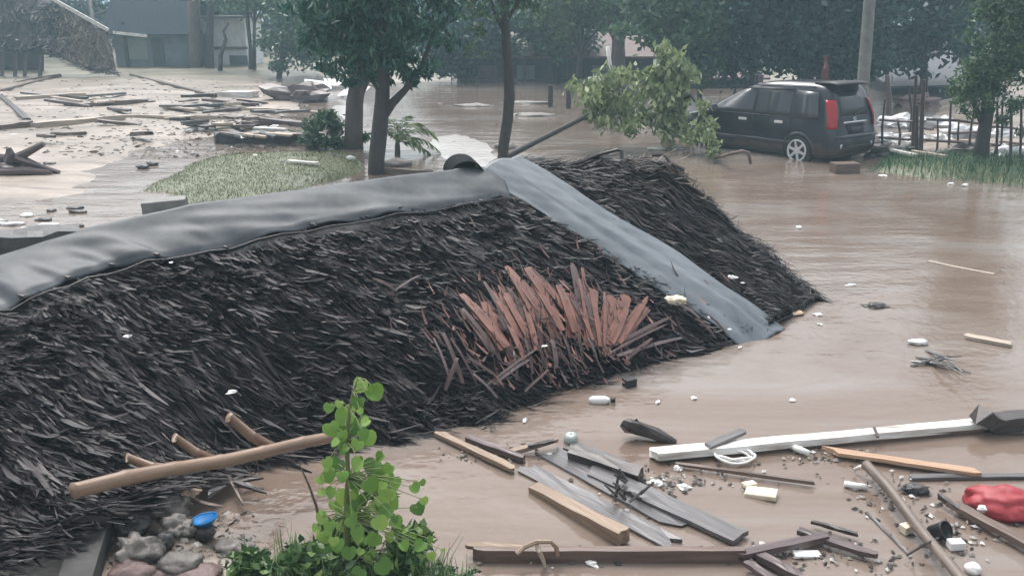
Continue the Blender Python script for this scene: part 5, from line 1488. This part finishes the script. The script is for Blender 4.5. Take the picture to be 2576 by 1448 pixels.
# floating scraps drifting among the boards
P_ = []
sc_v, sc_f = MB(), None
clus = [(1780, 1195, 120, 22), (1650, 1215, 60, 20), (2080, 1150, 60, 14), (1600, 1240, 40, 25), (1400, 1400, 80, 10), (1950, 1400, 90, 20), (2250, 1240, 60, 25), (2400, 1330, 60, 30), (2150, 1400, 120, 25), (1250, 1140, 60, 14)]
for k in range(760):
    cx_, cy_, sx_, sy_ = random.choice(clus)
    px, py = random.gauss(cx_, sx_), random.gauss(cy_, sy_)
    a = G(px, py, random.uniform(0.004, 0.012))
    s_ = random.uniform(0.008, 0.03)
    w_ = random.uniform(0, 3.14)
    d_ = np.array((math.cos(w_), math.sin(w_), 0)) * s_
    e_ = np.array((-math.sin(w_), math.cos(w_), 0)) * s_ * random.uniform(0.25, 0.8)
    sc_v.add([a - d_, a - e_, a + d_ * random.uniform(0.6, 1.2), a + e_, a + (0, 0, s_ * 0.5)], [(0, 1, 4), (1, 2, 4), (2, 3, 4), (3, 0, 4)])
M['scrap'] = leafmat('scrap', [(0.0, (0.03, 0.026, 0.025)), (0.45, (0.1, 0.085, 0.075)), (0.75, (0.3, 0.27, 0.24)), (1.0, (0.72, 0.71, 0.69))], rough=0.5, trans=0.0)
o = sc_v.build('floating_scraps', M['scrap'])
o['kind'] = 'stuff'; o['label'] = 'small scraps of wood and foam drifting among the boards'; o['category'] = 'scraps'

# -- left foreground rubble
lump('boulder', 'grey boulder under the left end of the bamboo pole', 'stone', G(400, 1275, 0.1), (0.16, 0.13, 0.1), 'stone', 0.5, 1.8, 4)
lump('boulder', 'dark wet stone against the grey boulder', 'stone', G(325, 1318, 0.16), (0.1, 0.08, 0.09), 'stone_dark', 0.4, flat_=True)
lump('boulder', 'pale round stone left of the blue bowl at the bottom', 'stone', G(345, 1390, 0.12), (0.14, 0.11, 0.09), 'stone', 0.5, 1.8, 4)
lump('boulder', 'dark stone under the blue bowl', 'stone', G(512, 1338, 0.05), (0.07, 0.065, 0.055), 'stone_dark', 0.25)
lump('boulder', 'broad pale flat stone at the bottom left', 'stone', G(455, 1412, 0.13), (0.125, 0.08, 0.04), 'stone', 0.4, 2.2)
lump('boulder', 'reddish stone under the pale flat stone', 'stone', G(470, 1452, 0.06), (0.2, 0.1, 0.07), 'stone_red', 0.35)
lump('boulder', 'reddish brown stone at the bottom edge left of the flat stone', 'stone', G(330, 1450, 0.07), (0.14, 0.1, 0.08), 'stone_red', 0.4)
lump('boulder', 'small dark stone in front of the pale round stone', 'stone', G(415, 1360, 0.12), (0.045, 0.04, 0.05), 'stone_dark', 0.4)
lump('boulder', 'grey stone between the dark wet stone and the blue bowl', 'stone', G(440, 1330, 0.1), (0.1, 0.08, 0.065), 'stone', 0.5, 2, 4)
lump('boulder', 'mossy stone right of the blue bowl', 'stone', G(590, 1382, 0.05), (0.11, 0.08, 0.05), 'stone', 0.4)
bw = lathe_o('blue_bowl', 'bright blue plastic bowl tilted on the dark stone', 'bowl', G(516, 1310, 0.115), [(0.001, -0.012), (0.05, -0.012), (0.066, 0.012), (0.074, 0.016), (0.072, 0.022)], 'blue_plastic', 22, (R(-4), R(-8), 0))
po = MB().bar(G(165, 1560, 0.1), G(262, 1268, 0.2), 0.17, 0.12, jit=0.006, seg=5)
tag(po.build('concrete_post', M['concrete_wet']), 'wet grey concrete post lying at the bottom left', 'post')
lump('foam_chunks', 'tan crumbling foam chunk under the bamboo pole', 'foam piece', G(425, 1222, 0.17), (0.075, 0.06, 0.055), 'foam_tan', 0.4, 2.5, flat_=True)
lump('foam_chunks', 'smaller tan foam chunk right of the crumbling one', 'foam piece', G(475, 1232, 0.15), (0.07, 0.05, 0.035), 'foam_tan', 0.4, 2.5, flat_=True)
for k, (x0, y0, x1, y1, l) in enumerate([(500, 1225, 660, 1200, 'crumpled dark frond under the middle of the bamboo pole'), (560, 1175, 612, 1265, 'dark stick hanging down from the bamboo pole'), (600, 1215, 655, 1232, 'curled dark leaf right of the hanging stick'), (520, 1245, 600, 1200, 'grey brown frond left of the hanging stick'), (330, 1225, 550, 1272, 'brown slat below the bamboo pole')]):
    beam('frond_piece' if k != 4 else 'brown_batten', l, 'debris', x0, y0, x1, y1, 0.05 if k != 1 else 0.025, 0.02, ('wood_dark', 'wood_brown', 'wood_dark', 'wood_grey', 'wood_brown')[k], 0.1, 0.06, jag=(0.04, 0.06), taper=0.6)
for k in range(9):
    px, py = random.uniform(95, 240), random.uniform(1330, 1400)
    lump('rubble_stone', 'pale broken stone in the dark gap under the thatch', 'stone', G(px, py, 0.06), (random.uniform(0.03, 0.08), random.uniform(0.03, 0.06), random.uniform(0.02, 0.05)), 'concrete', 0.4, 2.2, 2, group='pale stones under the thatch')

# rubble chips on the wet ground, and litter strewn over the left mud
def chips(name, P, s0, s1, mat, label, cat, flat_=0.5):
    mb = MB()
    z = ground_h(P)
    for (x, y), h in zip(P, z):
        s_ = random.uniform(s0, s1)
        w_ = random.uniform(0, 6.28)
        a = np.array((x, y, max(h, 0.0) - 0.1 * s_))
        d_ = np.array((math.cos(w_), math.sin(w_), 0)) * s_
        e_ = np.array((-math.sin(w_), math.cos(w_), 0)) * s_ * random.uniform(0.25, 0.8)
        t_ = np.array((random.uniform(-0.3, 0.3) * s_, random.uniform(-0.3, 0.3) * s_, s_ * flat_ * random.uniform(0.4, 1)))
        mb.add([a - d_, a - e_, a + d_ * random.uniform(0.6, 1.2), a + e_, a + t_ - d_ * 0.4, a + t_ + d_ * 0.3 + e_ * 0.3], [(0, 1, 5, 4), (1, 2, 5), (2, 3, 5), (3, 0, 4), (3, 4, 5)])
    o = mb.build(name, M[mat])
    o['kind'] = 'stuff'; o['label'] = label; o['category'] = cat
M['chip'] = leafmat('stone_chips', [(0.0, (0.05, 0.045, 0.042)), (0.6, (0.16, 0.145, 0.13)), (1.0, (0.38, 0.36, 0.33))], rough=0.55, trans=0.0)
M['mudlitter'] = leafmat('mud_litter', [(0.0, (0.03, 0.024, 0.02)), (0.6, (0.1, 0.078, 0.062)), (0.92, (0.22, 0.18, 0.145)), (1.0, (0.6, 0.57, 0.53))], rough=0.6, trans=0.0)
chips('rubble_chips', poly_xy([(random.uniform(270, 640), random.uniform(1262, 1448)) for _ in range(420)], 0.08), 0.008, 0.04, 'chip', 'broken stone and litter strewn between the boulders', 'rubble')
chips('mud_litter', poly_xy([(random.gauss(430, 260), random.uniform(205, 400)) for _ in range(1500)]), 0.03, 0.16, 'mudlitter', 'mud caked litter strewn over the left bank', 'litter', 0.35)

# -- the leafy sapling in front
def round_leaf(c, nrm, up, r, cup=0.15):
    nrm, up = Vector(nrm).normalized(), Vector(up)
    u = (up - nrm * up.dot(nrm)).normalized()
    s = nrm.cross(u)
    fold, curl = random.uniform(0.05, 0.45), random.uniform(-0.1, 0.5)
    pts = [(0, -0.42), (0.4, -0.6), (0.78, -0.4), (0.92, 0.05), (0.74, 0.52), (0.36, 0.86), (0, 1.0), (-0.36, 0.86), (-0.74, 0.52), (-0.92, 0.05), (-0.78, -0.4), (-0.4, -0.6)]
    v = [Vector(c) + (s * x + u * y) * r + nrm * (cup * r * (x * x + 0.4 * y * y) + fold * r * abs(x) - curl * r * max(0, y) ** 2 + random.uniform(-0.05, 0.05) * r) for x, y in pts]
    ctr = Vector(c) + u * 0.25 * r
    return [ctr] + v, [(0, i + 1, (i + 1) % 12 + 1) for i in range(12)]
sb = G(872, 1450, 0.05)
sap = thing('leafy_sapling', 'fresh green sapling with big round leaves at the bottom centre', 'plant', sb)
Ys = sb[1]
stempx = [(878, 1470), (876, 1400), (870, 1300), (876, 1200), (872, 1110), (880, 1030), (888, 985), (900, 950)]
st = [D(px, py, Ys + 0.02 * i) for i, (px, py) in enumerate(stempx)]
MB().tube(st, [0.018, 0.017, 0.016, 0.014, 0.012, 0.009, 0.006, 0.003], 7, 0.05).build('stem', M['stem'], sap, True)
leaves = [(938, 985, 34), (828, 1022, 22), (905, 1010, 26), (868, 1045, 34), (850, 1075, 34), (890, 1070, 32), (918, 1060, 26), (925, 1098, 28), (900, 1115, 24), (870, 1130, 26), (845, 1110, 24), (940, 975, 20), (822, 1160, 26), (850, 1165, 26), (905, 1165, 30), (940, 1170, 34), (965, 1190, 34), (980, 1175, 26), (990, 1215, 28), (970, 1235, 36), (930, 1215, 34), (895, 1205, 30), (860, 1195, 26), (825, 1195, 28), (835, 1235, 30), (870, 1245, 32), (905, 1255, 32), (945, 1268, 36), (985, 1258, 36), (975, 1285, 30), (850, 1275, 30), (885, 1290, 30), (920, 1300, 30), (1050, 1275, 26), (955, 1310, 28), (1040, 1225, 18), (812, 1300, 22), (995, 1310, 24), (860, 1320, 28), (900, 1335, 30), (940, 1350, 30), (980, 1345, 28), (1030, 1350, 26), (1060, 1370, 26), (1000, 1385, 28), (1045, 1395, 26), (850, 1365, 28), (815, 1345, 24), (880, 1385, 28), (930, 1395, 28), (960, 1420, 30), (1010, 1425, 28), (860, 1425, 28), (905, 1440, 30), (835, 1405, 26), (800, 1385, 24), (1060, 1430, 26), (1085, 1395, 20)]
leaves += [(px + random.uniform(-30, 30), py + random.uniform(-24, 24), r_ * random.uniform(0.5, 0.85)) for px, py, r_ in leaves if py < 1400]
for k, (px, py, r_) in enumerate(leaves):
    Yl = Ys + random.uniform(-0.16, 0.2) - (0.1 if py > 1300 else 0)
    c = D(px, py, Yl)
    nrm = (random.uniform(-0.5, 0.5), random.uniform(-1.0, -0.35), random.uniform(0.25, 0.95))
    v, f = round_leaf((0, 0, 0), nrm, (random.uniform(-0.8, 0.8), random.uniform(-0.2, 0.2), -1), r_ * Yl / FPX * random.uniform(0.75, 1.1), random.uniform(-0.2, 0.3))
    link('leaf', pd_mesh('leaf', v, f, M['leaf_fresh'], True), sap, loc=tuple(float(t) for t in (c - np.array(sap.location))))
    a = min(st, key=lambda s: abs(s[2] - (c[2] - 0.03)))
    MB().tube([a, (a + c) / 2 + (0, 0, 0.02), c], [0.004, 0.003, 0.002], 4).build('leaf_stalk', M['stem'], sap)
gp = np.stack([rng.uniform(-1.3, -0.1, 1500), rng.uniform(3.9, 4.75, 1500)], 1)
gp = gp[sdist(gp, POLY_FRONT) > 0.02]
v, q = blades(gp, 0.05, 0.2, 0.004, 1.2)
gf = link('grass', np_mesh('grass_front', v, q, M['leaf_weed']))
gf['kind'] = 'stuff'; gf['label'] = 'thin grass round the foot of the green sapling'; gf['category'] = 'grass'
ds = G(800, 1335, 0.03)
tag(MB().tube([G(812, 1350, 0.0), D(795, 1270, ds[1]), D(775, 1215, ds[1]), D(752, 1165, ds[1])], [0.01, 0.009, 0.007, 0.004], 6, 0.15).build('bare_twig', M['wood_brown']), 'bare thin twig standing left of the green sapling', 'twig')
# weeds along the bottom
lb = []
for px, py, r_ in [(640, 1425, 40), (700, 1400, 35), (760, 1410, 42), (820, 1430, 42), (880, 1400, 45), (950, 1430, 45), (1010, 1410, 45), (1060, 1400, 38), (1040, 1360, 32), (960, 1370, 35), (880, 1355, 30), (1110, 1430, 35), (620, 1445, 30), (800, 1385, 28)]:
    c = G(px, py + 25, 0.1)
    c[2] += r_ / 900
    r2 = r_ / FPX * 4.6
    lb.append((c, (r2, r2, r2 * 0.9)))
for px, py, r_ in [(900, 1330, 40), (950, 1340, 40), (860, 1340, 34), (1000, 1360, 40), (1050, 1350, 30), (930, 1290, 34), (960, 1250, 30), (880, 1270, 28), (830, 1370, 34)]:
    c = D(px, py, 4.35)
    r2 = r_ / FPX * 4.6
    lb.append((c, (r2, r2, r2)))
lb = lb[::2]
v, q = leaf_cloud(lb, 2300, 0.08, 0.042, 0.0, 14, 0.45)
wd = link('weeds', np_mesh('weeds', v, q, M['leaf_weed']))
wd['kind'] = 'stuff'; wd['label'] = 'low dark green weeds along the bottom edge'; wd['category'] = 'weeds'
lb = [(G(px, py, 0.05), (0.07, 0.07, 0.03)) for px, py in [(560, 1375), (600, 1380), (640, 1390), (575, 1400), (1150, 1440), (1120, 1435), (1190, 1450)]]
v, q = leaf_cloud(lb, 700, 0.03, 0.015, 0.0, 30, 0.3)

wd = link('moss', np_mesh('moss', v, q, M['leaf_mid']))
wd['kind'] = 'stuff'; wd['label'] = 'mossy scraps on the wet ground left of the weeds'; wd['category'] = 'moss'

# ================================================================== MID DISTANCE DEBRIS
left = [(0, 228, 130, 195, 0.16, 'wood_brown', 'long grey beam sloping down from the collapsed hut'), (330, 188, 535, 240, 0.14, 'wood_brown', 'long thin brown beam crossing the mud below the blue grey house'),
        (460, 243, 560, 238, 0.2, 'wood_dark', 'dark short board lying above the plank heap'), (560, 240, 640, 240, 0.45, 'white_paint', 'white panel lying on the mud above the plank heap'),
        (40, 250, 210, 240, 0.3, 'wood_pale', 'pale board on the mud at the far left'), (170, 268, 375, 254, 0.25, 'wood_brown', 'grey brown log in the middle of the left mud bank'),
        (0, 322, 75, 312, 0.3, 'wood_brown', 'thick grey log at the left edge'), (90, 316, 310, 296, 0.26, 'wood_pale', 'long pale log with a dark end on the left mud'),
        (0, 240, 70, 302, 0.16, 'wood_dark', 'dark slanting beam at the left edge'), (300, 292, 600, 296, 0.14, 'wood_pale', 'very long thin pole lying across the left mud'),
        (470, 330, 495, 318, 0.12, 'white_paint', 'short pale stake sticking up from the mud')]
for x0, y0, x1, y1, w, mt, l in left:
    beam('driftwood_beam', l, 'beam', x0, y0, x1, y1, w, w * 0.6, mt, 0.1, 0.12, jag=(0.1, 0.1), jit=0.015)
random.seed(23)
for k in range(46):
    px, py = random.uniform(400, 760), random.uniform(250, 318)
    if k > 34:
        px, py = random.uniform(20, 400), random.uniform(232, 350)
    L = random.uniform(30, 120)
    s_ = random.uniform(-0.12, 0.16)
    mtk = random.choice(['wood_brown', 'wood_purple', 'wood_grey', 'wood_pale', 'wood_dark'])
    clr = {'wood_brown': 'brown', 'wood_purple': 'purplish brown', 'wood_grey': 'grey', 'wood_pale': 'pale', 'wood_dark': 'dark'}[mtk]
    wh_ = ('left' if px < 500 else 'right' if px > 640 else 'middle') if k <= 34 else ('left' if px < 200 else 'right')
    grp = 'planks of the heap on the left mud' if k <= 34 else 'loose sticks on the left mud'
    beam('heap_plank' if k <= 34 else 'loose_stick', f'{clr} plank in the {wh_} part of the plank heap on the left mud bank' if k <= 34 else f'thin {clr} stick lying on the {wh_} side of the left mud bank', 'plank' if k <= 34 else 'stick',
         px, py, px + L, py + L * s_, random.uniform(0.1, 0.25), random.uniform(0.04, 0.1), mtk, random.uniform(0.08, 0.3), random.uniform(0.08, 0.25), jag=(0.1, 0.1), jit=0.012, seg=3, group=grp)
# low wall strip below the heap
o = beam('rubble_wall', 'low dark rubble ledge at the edge of the grass', 'ledge', 540, 352, 790, 352, 0.5, 0.3, 'stone_dark', 0.05, jag=(0.2, 0.2), jit=0.06, seg=14)
for k in range(12):
    px = 560 + k * 19
    beam('ledge_plank', 'plank lying on top of the dark rubble ledge', 'plank', px, 338 + random.uniform(-4, 4), px + random.uniform(30, 60), 340 + random.uniform(-5, 5), 0.14, 0.05, random.choice(['wood_grey', 'wood_brown', 'wood_pale']), 0.24, jag=(0.08, 0.08), seg=3, group='planks on the rubble ledge')
lump('litter', 'white litter lying on the rubble ledge', 'litter', G(690, 320, 0.2), (0.12, 0.08, 0.06), 'foam', 0.4)
beam('litter_board', 'white board scrap on the rubble ledge', 'board', 640, 322, 720, 326, 0.15, 0.05, 'white_paint', 0.26)
# dead branch heap at the left edge
bh = thing('dead_branch', 'dark dead branch stranded on the mud at the left edge', 'branch', G(40, 432))
for k, pts in enumerate([[(-60, 425), (20, 405), (60, 398), (140, 432)], [(30, 400), (62, 388), (110, 362)], [(-40, 395), (40, 400), (150, 434)], [(20, 405), (26, 385), (22, 372)], [(-60, 432), (60, 430), (130, 434)]]):
    ps = [D(px, py, 16.9 - 0.1 * k) for px, py in pts]
    MB().tube(ps, [0.09, 0.07, 0.05, 0.02][:len(ps)], 7, 0.2).build('limb', M['wood_purple'], bh)
lump('wet_lump', 'dark wet heap under the dead branch', 'debris', G(0, 424, 0.05), (0.75, 0.4, 0.16), 'wood_purple', 0.4)
for px, py, l in [(360, 420, 'left one of two dark clods on the mud'), (383, 412, 'right one of two dark clods on the mud'), (125, 413, 'dark clod right of the dead branch')]:
    lump('clod', l, 'clod', G(px, py, 0.03), (0.12, 0.08, 0.05), 'stone_dark', 0.4)
# concrete block behind the ridge
cb_ = G(420, 545)
slab('concrete_block', 'concrete block with a pale top just behind the ridge sheet', 'block', (cb_[0], cb_[1], 0.12), (0.62, 0.34, 0.3), 'concrete', R(14), (0, R(-3)), 0.015)
beam('dark_ledge', 'dark sodden ledge behind the ridge sheet at the left edge', 'ledge', -200, 640, 190, 605, 0.5, 0.35, 'stone_dark', 0.12, jag=(0.1, 0.1), jit=0.03, seg=10)
for k in range(14):
    px = random.uniform(-20, 230)
    lump('foam_fleck', 'dirty foam fleck washed up behind the ridge sheet', 'foam', G(px, 590 - px * 0.12 + random.uniform(-45, 5), 0.01), (random.uniform(0.06, 0.2), random.uniform(0.04, 0.09), 0.03), 'foam' if k % 3 else 'stone_dark', 0.5, 2, 2, group='foam flecks behind the ridge')
beam('white_batten', 'bent white slat lying on the grass', 'slat', 724, 404, 795, 410, 0.12, 0.03, 'white_paint', 0.12, jag=(0.06, 0.06))
lump('litter', 'white litter on the grass left of the forked trunk', 'litter', G(882, 398, 0.1), (0.09, 0.06, 0.05), 'foam', 0.3)
beam('root_log', 'brown log lying right of the forked trunk foot', 'log', 960, 428, 1090, 436, 0.1, 0.09, 'wood_brown', 0.06, jag=(0.05, 0.05), jit=0.015)
lump('boulder', 'brown stone on the grass beside the palm seedling', 'stone', G(1000, 412, 0.04), (0.3, 0.18, 0.1), 'stone', 0.3)
# overturned boat-like mound and white scraps behind the mango trees
lump('debris_mound', 'dark mound of debris behind the mango trees', 'debris', G(755, 246, 0.1), (1.0, 0.7, 0.5), 'wood_purple', 0.6, 1.6, flat_=True)
for px, py, l in [(800, 212, 'left white sheet behind the dark debris mound'), (850, 208, 'middle white sheet behind the dark debris mound'), (890, 230, 'white sheet seen between the mango trunks')]:
    slab('white_sheet', l, 'sheet', G(px, py, 0.22), (1.0, 0.7, 0.03), 'wall_white', random.uniform(-0.4, 0.4), (R(18), R(random.uniform(-8, 8))))
# low islands in the flood
for px, py, w, l in [(1330, 262, 70, 'low mud bar right of the slim trunk, farther one'), (1340, 292, 60, 'low mud bar right of the slim trunk, nearer one'), (1190, 268, 50, 'low mud bar left of the slim trunk')]:
    lump('mud_bar', l, 'mud bar', G(px, py, -0.02), (w / 80, 0.3, 0.1), 'stone', 0.35, 2)
for px, py, l in [(1270, 372, 'brown stone at the foot of the slim trunk'), (1340, 402, 'flat stone right of the slim trunk in the bright water')]:
    lump('boulder', l, 'stone', G(px, py, 0.0), (0.28, 0.2, 0.11), 'stone', 0.3)
# things by the car
slab('wooden_box', 'pale wooden crate standing in front of the rear bumper', 'crate', G(2125, 426, 0.06), (0.5, 0.28, 0.26), 'wood_brown', R(8), (0, 0), 0.01)
tag(MB().tube([G(1800, 398, 0.05), D(1835, 388, 17.2), D(1868, 380, 17.2), D(1883, 384, 17.1), D(1888, 412, 17.1)], [0.03, 0.035, 0.035, 0.035, 0.03], 8).build('bent_pipe', M['stone_red'], None, True), 'pinkish bent pipe sticking out of the water by the car', 'pipe')
beam('white_batten', 'white slat floating in front of the vine heap', 'slat', 1628, 374, 1672, 374, 0.15, 0.03, 'white_paint', 0.03)
for px, py, r_, mt, l in [(2232, 385, 0.35, 'stone_dark', 'dark heap behind the rear of the car'), (2285, 380, 0.3, 'stone_dark', 'dark heap at the foot of the stick fence'), (2240, 350, 0.3, 'wall_white', 'pale bundle behind the left end of the fence'), (2275, 360, 0.22, 'foam', 'white bundle behind the tall fence sticks'),
                          (2355, 352, 0.3, 'foam', 'whitest bundle behind the middle of the fence'), (2420, 340, 0.5, 'wall_white', 'large pale bundle left of the right hand tree'), (2355, 318, 0.55, 'wall_white', 'pale rubbish heap far behind the fence'), (2540, 395, 0.4, 'wall_white', 'pale sack at the foot of the right hand tree'), (2420, 385, 0.4, 'stone', 'brown heap in front of the fence'), (2500, 340, 0.45, 'wall_white', 'pale heap right of the right hand trunk'), (2260, 312, 0.45, 'wall_white', 'pale heap behind the car rear corner'), (2310, 260, 0.6, 'roof_rust', 'pinkish heap between the tall fence sticks')]:
    lump('rubbish_heap', l, 'heap', G(px, py, 0.08), (r_ * 1.1, r_ * 0.6, r_ * 0.45), mt, 0.75, 2.4, flat_=True)
for k in range(10):
    px, py = random.uniform(2230, 2570), random.uniform(300, 392)
    beam('fence_litter', 'plank lying in the litter behind the stick fence', 'plank', px, py, px + random.uniform(30, 90), py + random.uniform(-10, 14), 0.12, 0.05, random.choice(['wood_pale', 'wood_purple', 'white_paint', 'wood_brown']), 0.2, jag=(0.05, 0.05), seg=3, group='planks behind the stick fence')

# ================================================================== RAIN HAZE
hzm = bpy.data.materials.new('rain_haze')
hzm.use_nodes = True
nt = hzm.node_tree
nt.nodes.clear()
pv = nt.nodes.new('ShaderNodeVolumePrincipled')
pv.inputs['Color'].default_value = (0.62, 0.88, 1.0, 1)
pv.inputs['Density'].default_value = 0.0040
mo = nt.nodes.new('ShaderNodeOutputMaterial')
nt.links.new(pv.outputs[0], mo.inputs['Volume'])
mb = MB().box((0, 600, 10.0), (8200, 1300, 23.0))
hzo = mb.build('haze', hzm)
hzo['kind'] = 'stuff'
